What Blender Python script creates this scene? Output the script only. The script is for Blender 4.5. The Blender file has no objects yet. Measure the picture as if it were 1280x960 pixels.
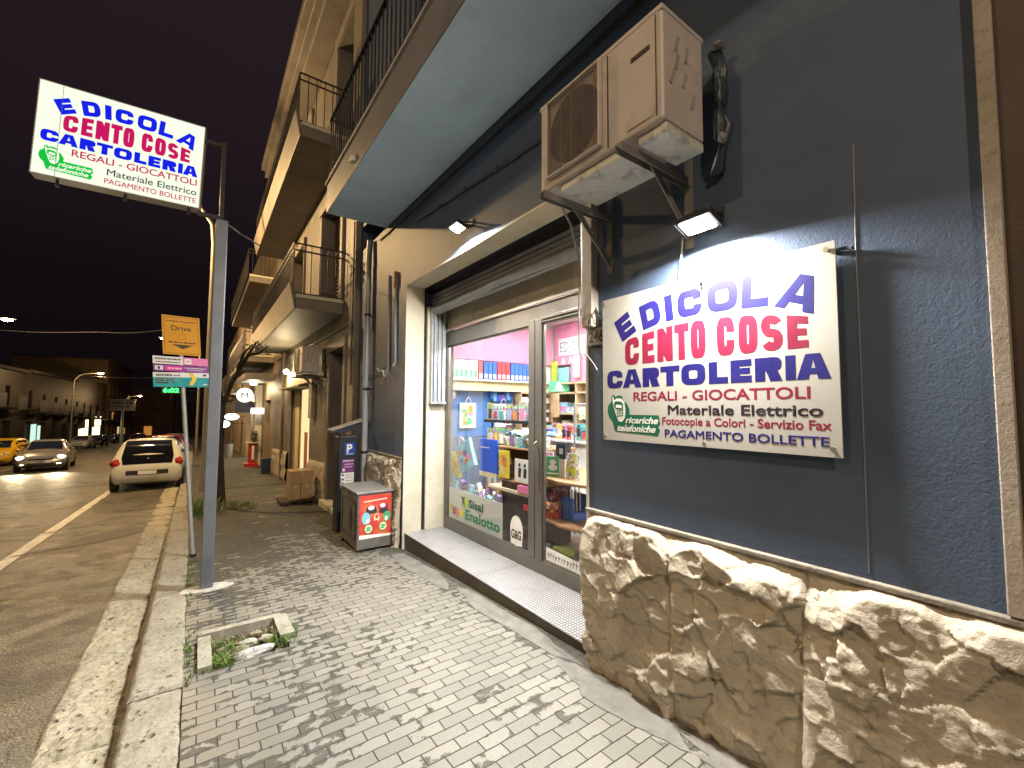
import bpy, bmesh, math, random
from mathutils import Vector, Matrix, noise
random.seed(11)
R = math.radians
scene = bpy.context.scene
COL = scene.collection
S = 0.0434                       # the street falls away from the camera
def g(y): return -S * y          # pavement height
ROAD = 0.12                      # the road lies this far below the pavement

# ------------------------------------------------------------------ materials
def new_mat(name):
    m = bpy.data.materials.new(name); m.use_nodes = True
    nt = m.node_tree; nt.nodes.clear()
    o = nt.nodes.new('ShaderNodeOutputMaterial')
    return m, nt, o
def ramp(nt, stops, src):
    r = nt.nodes.new('ShaderNodeValToRGB')
    e = r.color_ramp.elements
    while len(e) < len(stops): e.new(0.5)
    for i, (p, c) in enumerate(stops):
        e[i].position = p; e[i].color = (c[0], c[1], c[2], 1) if isinstance(c, tuple) else (c, c, c, 1)
    nt.links.new(src, r.inputs[0]); return r.outputs[0]
def noise_n(nt, vec, scale, detail=4, rough=.55, dist=0):
    n = nt.nodes.new('ShaderNodeTexNoise'); n.inputs['Scale'].default_value = scale
    n.inputs['Detail'].default_value = detail; n.inputs['Roughness'].default_value = rough
    n.inputs['Distortion'].default_value = dist
    nt.links.new(vec, n.inputs['Vector']); return n.outputs['Fac']
def mixc(nt, fac, a, b, mode='MIX'):
    m = nt.nodes.new('ShaderNodeMix'); m.data_type = 'RGBA'; m.blend_type = mode
    for k, s in ((0, fac), (6, a), (7, b)):
        if isinstance(s, (int, float)): m.inputs[k].default_value = s
        elif isinstance(s, tuple): m.inputs[k].default_value = (*s[:3], 1)
        else: nt.links.new(s, m.inputs[k])
    return m.outputs[2]
def math_n(nt, op, a, b=None, clamp=False):
    m = nt.nodes.new('ShaderNodeMath'); m.operation = op; m.use_clamp = clamp
    for k, s in ((0, a), (1, b)):
        if s is None: continue
        if isinstance(s, (int, float)): m.inputs[k].default_value = s
        else: nt.links.new(s, m.inputs[k])
    return m.outputs[0]
def bump_n(nt, h, strength, dist=.01):
    b = nt.nodes.new('ShaderNodeBump'); b.inputs['Strength'].default_value = strength
    b.inputs['Distance'].default_value = dist; nt.links.new(h, b.inputs['Height']); return b.outputs[0]
def coords(nt): return nt.nodes.new('ShaderNodeTexCoord').outputs['Object']
def bsdf(nt, o, col, rough, metal=0, normal=None, spec=.5):
    b = nt.nodes.new('ShaderNodeBsdfPrincipled')
    for k, s in (('Base Color', col), ('Roughness', rough), ('Metallic', metal), ('Specular IOR Level', spec)):
        if isinstance(s, (int, float)): b.inputs[k].default_value = s
        elif isinstance(s, tuple): b.inputs[k].default_value = (*s[:3], 1)
        else: nt.links.new(s, b.inputs[k])
    if normal is not None: nt.links.new(normal, b.inputs['Normal'])
    nt.links.new(b.outputs[0], o.inputs[0]); return b
_M = {}
def M(name, col, rough=.6, metal=0, var=.18, scale=6, bump=0, bscale=80, dirt=None, dirt_amt=.45, spec=.5):
    """plain surface: base colour with blotches, optional dirt colour and fine bump"""
    if name in _M: return _M[name]
    m, nt, o = new_mat(name); v = coords(nt)
    n1 = noise_n(nt, v, scale, 6, .6)
    lo = tuple(c * (1 - var) for c in col); hi = tuple(min(1, c * (1 + var)) for c in col)
    c = ramp(nt, [(.3, lo), (.7, hi)], n1)
    if dirt:
        n2 = noise_n(nt, v, scale * .7 + 1.3, 8, .68, .4)
        c = mixc(nt, ramp(nt, [(dirt_amt, 0.), (dirt_amt + .22, 1.)], n2), c, dirt)
    rr = math_n(nt, 'ADD', math_n(nt, 'MULTIPLY', n1, .2), rough - .1, True)
    nor = bump_n(nt, noise_n(nt, v, bscale, 5, .6), bump, .01) if bump else None
    bsdf(nt, o, c, rr, metal, nor, spec); _M[name] = m; return m
def EM(name, col, strength):
    if name in _M: return _M[name]
    m, nt, o = new_mat(name); e = nt.nodes.new('ShaderNodeEmission')
    e.inputs[0].default_value = (*col, 1); e.inputs[1].default_value = strength
    nt.links.new(e.outputs[0], o.inputs[0]); _M[name] = m; return m
def glass_mat(name, tint=(1, 1, 1), gloss=.10, rough=.02):
    if name in _M: return _M[name]
    m, nt, o = new_mat(name)
    t = nt.nodes.new('ShaderNodeBsdfTransparent'); t.inputs[0].default_value = (*tint, 1)
    gl = nt.nodes.new('ShaderNodeBsdfGlossy'); gl.inputs['Roughness'].default_value = rough
    lw = nt.nodes.new('ShaderNodeLayerWeight'); lw.inputs[0].default_value = .12
    f = math_n(nt, 'ADD', math_n(nt, 'MULTIPLY', lw.outputs['Fresnel'], .32), gloss * .4, True)
    mx = nt.nodes.new('ShaderNodeMixShader'); nt.links.new(f, mx.inputs[0])
    nt.links.new(t.outputs[0], mx.inputs[1]); nt.links.new(gl.outputs[0], mx.inputs[2])
    nt.links.new(mx.outputs[0], o.inputs[0]); _M[name] = m; return m

# ------------------------------------------------------------------ mesh builder
class MB:
    def __init__(s): s.v = []; s.f = []; s.m = []
    def add(s, vs, fs, m=0):
        o = len(s.v); s.v += [tuple(p) for p in vs]
        for f in fs: s.f.append(tuple(i + o for i in f)); s.m.append(m)
        return s
    def poly(s, pts, m=0): return s.add(pts, [tuple(range(len(pts)))], m)
    def box(s, x0, x1, y0, y1, z0, z1, m=0, mt=None):
        vs = [(x, y, z) for x in (x0, x1) for y in (y0, y1) for z in (z0, z1)]
        if mt: vs = [tuple(mt @ Vector(p)) for p in vs]
        return s.add(vs, [(0, 1, 3, 2), (4, 6, 7, 5), (0, 4, 5, 1), (2, 3, 7, 6), (0, 2, 6, 4), (1, 5, 7, 3)], m)
    def cbox(s, c, d, rot=(0, 0, 0), m=0):
        from mathutils import Euler
        mt = Matrix.Translation(c) @ Euler(rot).to_matrix().to_4x4()
        return s.box(-d[0]/2, d[0]/2, -d[1]/2, d[1]/2, -d[2]/2, d[2]/2, m, mt)
    def tube(s, path, r, n=8, m=0, cap=True):
        P = [Vector(p) for p in path]; rs = r if isinstance(r, (list, tuple)) else [r] * len(P)
        rings = []; up = None
        for i, p in enumerate(P):
            d = (P[min(i+1, len(P)-1)] - P[max(i-1, 0)]).normalized()
            if up is None:
                up = Vector((0, 0, 1)) if abs(d.z) < .9 else Vector((1, 0, 0))
            a = d.cross(up).normalized(); b = a.cross(d).normalized(); up = b
            rings.append([p + (a * math.cos(2*math.pi*k/n) + b * math.sin(2*math.pi*k/n)) * rs[i] for k in range(n)])
        vs = [q for rg in rings for q in rg]; fs = []
        for i in range(len(P)-1):
            for k in range(n):
                k2 = (k+1) % n; fs.append((i*n+k, i*n+k2, (i+1)*n+k2, (i+1)*n+k))
        if cap: fs += [tuple(range(n-1, -1, -1)), tuple((len(P)-1)*n + k for k in range(n))]
        return s.add(vs, fs, m)
    def prism(s, poly, fn, a, b, m=0):
        """2-D outline extruded between a and b; fn(u, v, w) gives the point"""
        n = len(poly); vs = [fn(u, v, a) for u, v in poly] + [fn(u, v, b) for u, v in poly]
        fs = [tuple(range(n-1, -1, -1)), tuple(range(n, 2*n))] + [(i, (i+1) % n, n + (i+1) % n, n + i) for i in range(n)]
        return s.add(vs, fs, m)
    def lathe(s, prof, c=(0, 0, 0), n=16, axis='z', m=0):
        vs = []; fs = []
        for r, h in prof:
            for k in range(n):
                a = 2*math.pi*k/n; x, y = r*math.cos(a), r*math.sin(a)
                p = (x, y, h) if axis == 'z' else ((h, x, y) if axis == 'x' else (x, h, y))
                vs.append((p[0]+c[0], p[1]+c[1], p[2]+c[2]))
        for i in range(len(prof)-1):
            for k in range(n):
                k2 = (k+1) % n; fs.append((i*n+k, i*n+k2, (i+1)*n+k2, (i+1)*n+k))
        fs += [tuple(range(n-1, -1, -1)), tuple((len(prof)-1)*n + k for k in range(n))]
        return s.add(vs, fs, m)
    def grid(s, fn, nu, nv, m=0):
        vs = [fn(i/nu, j/nv) for j in range(nv+1) for i in range(nu+1)]
        fs = [(j*(nu+1)+i, j*(nu+1)+i+1, (j+1)*(nu+1)+i+1, (j+1)*(nu+1)+i) for j in range(nv) for i in range(nu)]
        return s.add(vs, fs, m)
    def rock(s, c, d, seed=0, m=0, n=2):
        bm = bmesh.new(); bmesh.ops.create_icosphere(bm, subdivisions=n, radius=1)
        vs = []
        for v in bm.verts:
            k = 1 + .35*noise.noise(v.co*1.3 + Vector((seed*7.1, 0, 0))) + .12*noise.noise(v.co*4 + Vector((seed, 3, 0)))
            vs.append((c[0]+v.co.x*k*d[0], c[1]+v.co.y*k*d[1], c[2]+v.co.z*k*d[2]))
        fs = [tuple(v.index for v in f.verts) for f in bm.faces]; bm.free()
        return s.add(vs, fs, m)
    def facade(s, x, y0, y1, z0, z1, holes, depth, sgn=1, m=0, mr=None, mb=None):
        """wall sheet at x with openings (y0,y1,z0,z1), their reveals going in by depth and a back plate"""
        mr = m if mr is None else mr
        ys = sorted({y0, y1, *[h[0] for h in holes], *[h[1] for h in holes]})
        zs = sorted({z0, z1, *[h[2] for h in holes], *[h[3] for h in holes]})
        for i in range(len(ys)-1):
            for j in range(len(zs)-1):
                cy, cz = (ys[i]+ys[i+1])/2, (zs[j]+zs[j+1])/2
                if any(h[0] < cy < h[1] and h[2] < cz < h[3] for h in holes): continue
                s.poly([(x, ys[i], zs[j]), (x, ys[i+1], zs[j]), (x, ys[i+1], zs[j+1]), (x, ys[i], zs[j+1])], m)
        for (a, b, c, d) in holes:
            X = x + sgn*depth
            for p, q in (((a, c), (b, c)), ((b, c), (b, d)), ((b, d), (a, d)), ((a, d), (a, c))):
                s.poly([(x, *p), (x, *q), (X, *q), (X, *p)], mr)
            if mb is not None: s.poly([(X, a, c), (X, b, c), (X, b, d), (X, a, d)], mb)
        return s
    def build(s, name, mats, parent=None, smooth=False, bevel=0, loc=None, seg=2, keep=False):
        me = bpy.data.meshes.new(name)
        if parent is not None: org = ORG[parent.name]
        elif loc is not None: org = Vector(loc)
        else:
            xs, ys, zs = zip(*s.v)
            org = Vector(((min(xs)+max(xs))/2, (min(ys)+max(ys))/2, min(zs)))
        vs = s.v if keep else [(p[0]-org.x, p[1]-org.y, p[2]-org.z) for p in s.v]
        me.from_pydata(vs, [], s.f)
        for mt in (mats if isinstance(mats, (list, tuple)) else [mats]): me.materials.append(mt)
        me.polygons.foreach_set('material_index', s.m)
        if smooth: me.polygons.foreach_set('use_smooth', [True]*len(s.f))
        bm = bmesh.new(); bm.from_mesh(me)
        bmesh.ops.recalc_face_normals(bm, faces=bm.faces)
        bm.to_mesh(me); bm.free(); me.update()
        if smooth == 'auto':
            try: me.set_sharp_from_angle(angle=R(38))
            except Exception: pass
        o = bpy.data.objects.new(name, me); COL.objects.link(o)
        if parent is not None: o.parent = parent; ORG[o.name] = org
        else: o.location = org; ORG[o.name] = org
        if bevel:
            b = o.modifiers.new('bevel', 'BEVEL'); b.width = bevel; b.segments = seg; b.limit_method = 'ANGLE'; b.angle_limit = R(40)
        return o
ORG = {}
def tag(o, label=None, cat=None, group=None, kind=None):
    if label: o['label'] = label
    if cat: o['category'] = cat
    if group: o['group'] = group
    if kind: o['kind'] = kind
    return o
def thing(name, label, cat, loc=(0, 0, 0), group=None):
    o = bpy.data.objects.new(name, None); COL.objects.link(o); o.location = loc; o.empty_display_size = .1
    ORG[o.name] = Vector(loc); return tag(o, label, cat, group)
def dup(root, loc, label=None, rz=None, scale=None):
    r = root.copy(); COL.objects.link(r); r.location = loc
    if rz is not None: r.rotation_euler = (0, 0, rz)
    if scale is not None: r.scale = scale
    if label: r['label'] = label
    for ch in list(root.children):
        c = ch.copy(); COL.objects.link(c); c.parent = r
        for g2 in list(ch.children):
            d = g2.copy(); COL.objects.link(d); d.parent = c
    ORG[r.name] = Vector(loc)
    return r

# ------------------------------------------------------------------ lettering
_T = {}
def glyphs(txt, weight=0.0):
    """flat outline mesh of a string in the built-in face, scaled into the unit square; strings with an M are fattened by a shallow bevel"""
    k = (txt, weight)
    if k in _T: return _T[k]
    bev = 'M' in txt and weight > .004
    cu = bpy.data.curves.new('lettering_source', 'FONT'); cu.body = txt; cu.resolution_u = 5
    if bev: cu.bevel_depth = weight; cu.bevel_resolution = 0
    else: cu.offset = weight
    ob = bpy.data.objects.new('lettering_source', cu); COL.objects.link(ob)
    dg = bpy.context.evaluated_depsgraph_get(); dg.update()
    me = bpy.data.meshes.new_from_object(ob.evaluated_get(dg))
    vs = [(v.co.x, v.co.y, v.co.z) for v in me.vertices]; fs = [tuple(p.vertices) for p in me.polygons]
    bpy.data.objects.remove(ob); bpy.data.curves.remove(cu); bpy.data.meshes.remove(me)
    x0 = min(p[0] for p in vs); x1 = max(p[0] for p in vs); y0 = min(p[1] for p in vs); y1 = max(p[1] for p in vs)
    if bev: fs = [f for f in fs if sum(vs[i][2] for i in f)/len(f) > -1e-5]
    vs = [((p[0]-x0)/max(x1-x0, 1e-6), (p[1]-y0)/max(y1-y0, 1e-6), p[2]/weight*.0005 if bev else 0) for p in vs]
    _T[k] = (vs, fs); return _T[k]
def put_text(mb, txt, fn, weight=0.0, m=0):
    vs, fs = glyphs(txt, weight)
    p, pu, pv = Vector(fn(.5, .5)), Vector(fn(.52, .5)), Vector(fn(.5, .52)); n = (pu-p).cross(pv-p).normalized()
    return mb.add([tuple(Vector(fn(u, v))+n*w) for u, v, w in vs], fs, m)
def rect_fn(P, u0, u1, v0, v1, slant=0):
    return lambda u, v: P(u0 + (u1-u0)*u + slant*v, v0 + (v1-v0)*v)
def block_letter(mb, ch, fn, tx, ty, m=0):
    """wide poster capital in the unit square: tx, ty are the stroke widths across and up"""
    def poly(p): mb.poly([fn(u, v) for u, v in p], m)
    def rect(a, b, c, d): poly([(a, c), (b, c), (b, d), (a, d)])
    def loop(w0, w1, h0, h1, k, rs):         # rounded outline, k points to a quarter, square corners where rs is 0
        out = []
        for q, (cx, cy, sx_, sy_) in enumerate(((1, 1, 1, 1), (0, 1, -1, 1), (0, 0, -1, -1), (1, 0, 1, -1))):
            r = rs[q]; rx, ry = r*(w1-w0), r*(h1-h0)*1.15
            X = (w1 if cx else w0)-sx_*rx; Y = (h1 if cy else h0)-sy_*ry
            for i in range(k+1):
                t = i/k*math.pi/2; c, s_ = math.cos(t), math.sin(t)
                if q in (1, 3): c, s_ = s_, c
                out.append((X+sx_*rx*abs(c)**.8, Y+sy_*ry*abs(s_)**.8))
        return out
    def ring(x0, x1, y0, y1, rs, gap=None):
        o = loop(x0, x1, y0, y1, 6, rs); i = loop(x0+tx, x1-tx, y0+ty, y1-ty, 6, [r*.75 for r in rs]); n = len(o)
        for k in range(n):
            k2 = (k+1) % n
            if gap and k == n-1: 
                g0, g1 = gap
                poly([(o[0][0], g1), o[0], i[0], (i[0][0], g1)]) if o[0][1] > g1 else None
                poly([(o[-1][0], g0), o[-1], i[-1], (i[-1][0], g0)]) if o[-1][1] < g0 else None
                continue
            poly([o[k], o[k2], i[k2], i[k]])
    if ch == 'I': rect(0, 1, 0, 1)
    elif ch == 'E': rect(0, tx, 0, 1); rect(tx, 1, 1-ty, 1); rect(tx, .93, .5-ty*.46, .5+ty*.46); rect(tx, 1, 0, ty)
    elif ch == 'L': rect(0, tx, 0, 1); rect(tx, 1, 0, ty)
    elif ch == 'T': rect(.5-tx/2, .5+tx/2, 0, 1-ty); rect(0, 1, 1-ty, 1)
    elif ch == 'O': ring(0, 1, 0, 1, (.36, .36, .36, .36))
    elif ch == 'C': ring(0, 1, 0, 1, (.34, .36, .36, .34), (.36, .62))
    elif ch == 'D': ring(0, 1, 0, 1, (.40, 0, 0, .40))
    elif ch == 'N':
        d = tx*1.25; rect(0, tx, 0, 1); rect(1-tx, 1, 0, 1); poly([(tx, 1), (tx, 1-d*1.6), (1-tx, 0), (1-tx, d*1.6)])
    elif ch == 'A':
        t = tx*.62; poly([(0, 0), (tx*1.02, 0), (.5, .78), (.5, 1), (.5-t, 1)]); poly([(1, 0), (1-tx*1.02, 0), (.5, .78), (.5, 1), (.5+t, 1)])
        f = lambda v: tx*1.02+(.5-tx*1.02)*v/.78
        poly([(f(.20), .20), (1-f(.20), .20), (1-f(.20+ty*.82), .20+ty*.82), (f(.20+ty*.82), .20+ty*.82)])
    elif ch == 'R':
        rect(0, tx, 0, 1); h = .42
        o = [(tx, 1)]+[(.62+.36*math.sin(a)**.8, (1+h)/2+(1-h)/2*(1 if math.cos(a) > 0 else -1)*abs(math.cos(a))**.7) for a in [math.pi*k/12 for k in range(13)]]+[(tx, h)]
        i = [(tx, 1-ty)]+[(.62+(.36-tx)*math.sin(a)**.8, (1+h)/2+((1-h)/2-ty)*(1 if math.cos(a) > 0 else -1)*abs(math.cos(a))**.7) for a in [math.pi*k/12 for k in range(13)]]+[(tx, h+ty)]
        for k in range(len(o)-1): poly([o[k], o[k+1], i[k+1], i[k]])
        poly([(.42, h), (.42+tx*1.1, h), (1.0, 0), (1.0-tx*1.15, 0)])
    elif ch == 'S':
        path = []
        cx, rx = .5, .5-tx/2; ry = (1-ty)/4
        for k in range(15): a = math.radians(20+k*(250-0)/14); path.append((cx+rx*(1 if math.cos(a) > 0 else -1)*abs(math.cos(a))**.75, 1-ty/2-ry+ry*(1 if math.sin(a) > 0 else -1)*abs(math.sin(a))**.75, a))
        for k in range(15): a = math.radians(90-k*250/14); path.append((cx+rx*(1 if math.cos(a) > 0 else -1)*abs(math.cos(a))**.75, ty/2+ry+ry*(1 if math.sin(a) > 0 else -1)*abs(math.sin(a))**.75, a))
        P_ = [p[:2] for p in path]; P_ = [p for k, p in enumerate(P_) if k == 0 or (abs(p[0]-P_[k-1][0])+abs(p[1]-P_[k-1][1])) > .01]
        L, R_ = [], []
        for k, p in enumerate(P_):
            a, b = P_[max(0, k-1)], P_[min(len(P_)-1, k+1)]; dx, dy = b[0]-a[0], b[1]-a[1]; l = math.hypot(dx, dy) or 1
            L.append((p[0]-dy/l*tx/2, p[1]+dx/l*ty/2)); R_.append((p[0]+dy/l*tx/2, p[1]-dx/l*ty/2))
        for k in range(len(P_)-1): poly([L[k], L[k+1], R_[k+1], R_[k]])
# ------------------------------------------------------------------ ground materials
def paver_mat():
    m, nt, o = new_mat('pavers'); v = coords(nt)
    # wobble the joints a little
    nz = nt.nodes.new('ShaderNodeTexNoise'); nz.inputs['Scale'].default_value = 9; nz.inputs['Detail'].default_value = 3
    nt.links.new(v, nz.inputs['Vector'])
    sub = nt.nodes.new('ShaderNodeVectorMath'); sub.operation = 'SUBTRACT'; nt.links.new(nz.outputs['Color'], sub.inputs[0]); sub.inputs[1].default_value = (.5, .5, .5)
    scl = nt.nodes.new('ShaderNodeVectorMath'); scl.operation = 'SCALE'; nt.links.new(sub.outputs[0], scl.inputs[0]); scl.inputs['Scale'].default_value = .011
    add = nt.nodes.new('ShaderNodeVectorMath'); nt.links.new(v, add.inputs[0]); nt.links.new(scl.outputs[0], add.inputs[1])
    def brick(mortar, smooth):
        b = nt.nodes.new('ShaderNodeTexBrick'); b.offset = .5
        b.inputs['Scale'].default_value = 1; b.inputs['Mortar Size'].default_value = mortar; b.inputs['Mortar Smooth'].default_value = smooth
        b.inputs['Brick Width'].default_value = .178; b.inputs['Row Height'].default_value = .0855; b.inputs['Bias'].default_value = 0
        b.inputs['Color1'].default_value = (0, 0, 0, 1); b.inputs['Color2'].default_value = (1, 1, 1, 1)
        nt.links.new(add.outputs[0], b.inputs['Vector']); return b
    b1 = brick(.0036, .3); b2 = brick(.05, 1.0)
    # moss and mortar creep over the brick edges where the patch noise is high
    big = noise_n(nt, v, 1.5, 5, .6, .3); mid = noise_n(nt, v, 7, 6, .62); fine = noise_n(nt, v, 42, 5, .6)
    sx = nt.nodes.new('ShaderNodeSeparateXYZ'); nt.links.new(v, sx.inputs[0])
    def mapr(src, vals):
        r = nt.nodes.new('ShaderNodeMapRange'); nt.links.new(src, r.inputs[0])
        for k, val in enumerate(vals): r.inputs[k+1].default_value = val
        return r.outputs[0]
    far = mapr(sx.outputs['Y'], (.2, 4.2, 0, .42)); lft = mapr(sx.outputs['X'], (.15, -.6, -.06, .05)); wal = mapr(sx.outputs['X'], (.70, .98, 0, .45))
    fld = math_n(nt, 'ADD', math_n(nt, 'MULTIPLY', math_n(nt, 'SUBTRACT', big, .5), .9), math_n(nt, 'MULTIPLY', math_n(nt, 'SUBTRACT', mid, .5), 1.5))
    fld = math_n(nt, 'ADD', fld, math_n(nt, 'MULTIPLY', math_n(nt, 'SUBTRACT', fine, .5), .25))
    fld = math_n(nt, 'ADD', fld, math_n(nt, 'MULTIPLY', b2.outputs['Fac'], .22))
    sc = nt.nodes.new('ShaderNodeSeparateColor'); nt.links.new(b1.outputs['Color'], sc.inputs[0])
    fld = math_n(nt, 'ADD', fld, math_n(nt, 'MULTIPLY', math_n(nt, 'SUBTRACT', sc.outputs[0], .5), .22))
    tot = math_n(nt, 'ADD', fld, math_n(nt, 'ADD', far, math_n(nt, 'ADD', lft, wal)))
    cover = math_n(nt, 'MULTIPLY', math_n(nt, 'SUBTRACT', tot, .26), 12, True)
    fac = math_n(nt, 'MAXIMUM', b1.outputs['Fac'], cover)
    per = mixc(nt, b1.outputs['Color'], (.15, .145, .122), (.225, .216, .183))
    per = mixc(nt, math_n(nt, 'MULTIPLY', fine, .5), per, (.13, .125, .105))
    per = mixc(nt, ramp(nt, [(.55, 0.), (.75, .6)], noise_n(nt, v, 3.1, 7, .7)), per, (.135, .128, .10))
    dirt = mixc(nt, ramp(nt, [(.35, 0.), (.65, 1.)], mid), (.048, .046, .036), (.082, .079, .066))
    dirt = mixc(nt, ramp(nt, [(.5, 0.), (.7, .7)], big), dirt, (.048, .052, .026))
    dirt = mixc(nt, math_n(nt, 'MULTIPLY', b1.outputs['Fac'], .75), dirt, (.022, .02, .014))
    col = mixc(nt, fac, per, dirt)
    h = math_n(nt, 'ADD', math_n(nt, 'MULTIPLY', math_n(nt, 'SUBTRACT', 1, fac), 1.0), math_n(nt, 'ADD', math_n(nt, 'MULTIPLY', fine, .45), math_n(nt, 'MULTIPLY', sc.outputs[0], .5)))
    h = math_n(nt, 'SUBTRACT', h, math_n(nt, 'MULTIPLY', b1.outputs['Fac'], .8))
    rgh = mixc(nt, fac, (.55, .55, .55), (.85, .85, .85))
    bsdf(nt, o, col, rgh, 0, bump_n(nt, h, .8, .006), .4); return m
def asphalt_mat():
    m, nt, o = new_mat('asphalt'); v = coords(nt)
    ag = nt.nodes.new('ShaderNodeTexVoronoi'); ag.inputs['Scale'].default_value = 60; nt.links.new(v, ag.inputs['Vector'])
    big = noise_n(nt, v, .55, 6, .62, .5); mid = noise_n(nt, v, 4.5, 7, .65); fine = noise_n(nt, v, 60, 4, .6)
    col = mixc(nt, ramp(nt, [(.35, 0.), (.65, 1.)], big), (.050, .044, .032), (.115, .102, .073))
    col = mixc(nt, ramp(nt, [(.45, 0.), (.7, .8)], mid), col, (.17, .147, .103))
    col = mixc(nt, ramp(nt, [(.15, .85), (.45, 0.)], ag.outputs['Distance']), col, (.22, .20, .155))
    sp = nt.nodes.new('ShaderNodeSeparateColor'); nt.links.new(ag.outputs['Color'], sp.inputs[0])
    col = mixc(nt, math_n(nt, 'MULTIPLY', ramp(nt, [(.70, 0.), (.74, .8)], sp.outputs[0]), ramp(nt, [(.25, 1.), (.42, 0.)], ag.outputs['Distance'])), col, (.30, .275, .215))
    col = mixc(nt, math_n(nt, 'MULTIPLY', ramp(nt, [(.70, 0.), (.74, .8)], sp.outputs[1]), ramp(nt, [(.25, 1.), (.45, 0.)], ag.outputs['Distance'])), col, (.03, .028, .024))
    ck = nt.nodes.new('ShaderNodeTexVoronoi'); ck.feature = 'DISTANCE_TO_EDGE'; ck.inputs['Scale'].default_value = .42
    dv = nt.nodes.new('ShaderNodeTexNoise'); dv.inputs['Scale'].default_value = 1.4; dv.inputs['Detail'].default_value = 6; nt.links.new(v, dv.inputs['Vector'])
    av = nt.nodes.new('ShaderNodeVectorMath'); nt.links.new(v, av.inputs[0]); nt.links.new(dv.outputs['Color'], av.inputs[1]); nt.links.new(av.outputs[0], ck.inputs['Vector'])
    crack = math_n(nt, 'MULTIPLY', ramp(nt, [(.0, 1.), (.010, 0.)], ck.outputs['Distance']), ramp(nt, [(.48, 0.), (.62, .8)], mid))
    col = mixc(nt, crack, col, (.018, .017, .015))
    col = mixc(nt, ramp(nt, [(.50, 0.), (.60, .75)], noise_n(nt, v, 1.1, 7, .6, 1.2)), col, (.035, .031, .024))
    col = mixc(nt, ramp(nt, [(.60, 0.), (.68, .6)], noise_n(nt, v, 2.7, 6, .65, .4)), col, (.20, .175, .125))
    h = math_n(nt, 'ADD', math_n(nt, 'MULTIPLY', ag.outputs['Distance'], -.8), math_n(nt, 'ADD', math_n(nt, 'MULTIPLY', fine, .6), math_n(nt, 'MULTIPLY', mid, 2.2)))
    h = math_n(nt, 'SUBTRACT', h, math_n(nt, 'MULTIPLY', crack, 2))
    rgh = ramp(nt, [(.3, .42), (.7, .78)], mid)
    bsdf(nt, o, col, rgh, 0, bump_n(nt, h, .8, .009), .5); return m
def stone_mat(name, c1, c2, c3, scale=3, bump=.6, pits=0):
    m, nt, o = new_mat(name); v = coords(nt)
    a = noise_n(nt, v, scale, 8, .62, .3); b = noise_n(nt, v, scale*7, 7, .65); c = noise_n(nt, v, scale*30, 5, .65)
    col = mixc(nt, ramp(nt, [(.35, 0.), (.65, 1.)], a), c1, c2)
    col = mixc(nt, ramp(nt, [(.52, 0.), (.7, .8)], b), col, c3)
    vo = nt.nodes.new('ShaderNodeTexVoronoi'); vo.inputs['Scale'].default_value = scale*16; nt.links.new(v, vo.inputs['Vector'])
    pit = ramp(nt, [(.0, 1.), (.16, 0.)], vo.outputs['Distance'])
    pit = math_n(nt, 'MULTIPLY', pit, ramp(nt, [(.45, 0.), (.6, 1.)], b))
    col = mixc(nt, math_n(nt, 'MULTIPLY', pit, .7), col, tuple(x*.35 for x in c1))
    h = math_n(nt, 'ADD', math_n(nt, 'MULTIPLY', b, 1.), math_n(nt, 'MULTIPLY', c, .5))
    h = math_n(nt, 'SUBTRACT', h, math_n(nt, 'MULTIPLY', pit, .8))
    if pits:
        v2 = nt.nodes.new('ShaderNodeVectorMath'); n3 = nt.nodes.new('ShaderNodeTexNoise'); n3.inputs['Scale'].default_value = 16; nt.links.new(v, n3.inputs['Vector'])
        sc3 = nt.nodes.new('ShaderNodeVectorMath'); sc3.operation = 'SCALE'; sc3.inputs['Scale'].default_value = .05; nt.links.new(n3.outputs['Color'], sc3.inputs[0])
        nt.links.new(v, v2.inputs[0]); nt.links.new(sc3.outputs[0], v2.inputs[1])
        vp = nt.nodes.new('ShaderNodeTexVoronoi'); vp.inputs['Scale'].default_value = 17; nt.links.new(v2.outputs[0], vp.inputs['Vector'])
        p2_ = math_n(nt, 'MULTIPLY', ramp(nt, [(.10, 1.), (.32, 0.)], vp.outputs['Distance']), ramp(nt, [(.47, 0.), (.56, 1.)], noise_n(nt, v, 6, 5, .6)))
        col = mixc(nt, math_n(nt, 'MULTIPLY', p2_, pits), col, tuple(x*.28 for x in c1)); h = math_n(nt, 'SUBTRACT', h, math_n(nt, 'MULTIPLY', p2_, 1.6))
        col = mixc(nt, ramp(nt, [(.56, 0.), (.72, .65)], noise_n(nt, v, 2.3, 7, .7)), col, (.085, .085, .045))
    bsdf(nt, o, col, .82, 0, bump_n(nt, h, bump, .012), .3); return m
def stucco_mat(name, col, var=.12, grain=95, strength=.75, stain=None):
    m, nt, o = new_mat(name); v = coords(nt)
    a = noise_n(nt, v, .9, 6, .6, .3); b = noise_n(nt, v, grain, 3, .5); c = noise_n(nt, v, grain*.3, 4, .55, 1.)
    cc = ramp(nt, [(.3, tuple(x*(1-var) for x in col)), (.7, tuple(x*(1+var) for x in col))], a)
    if stain:
        cc = mixc(nt, ramp(nt, [(.52, 0.), (.75, .8)], noise_n(nt, v, 2.2, 8, .7, .6)), cc, stain)
    h = math_n(nt, 'ADD', math_n(nt, 'MULTIPLY', b, .5), c)
    bsdf(nt, o, cc, .55, 0, bump_n(nt, h, strength, .008), .35); return m
PAVER, ASPH = paver_mat(), asphalt_mat()
KERB = stone_mat('kerb_stone', (.27, .25, .195), (.36, .335, .27), (.14, .13, .09), 3.5, 1.0, .55)
GUTT = stone_mat('gutter_stone', (.36, .325, .235), (.47, .43, .32), (.14, .125, .085), 4.5, 1.0, .8)
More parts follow.
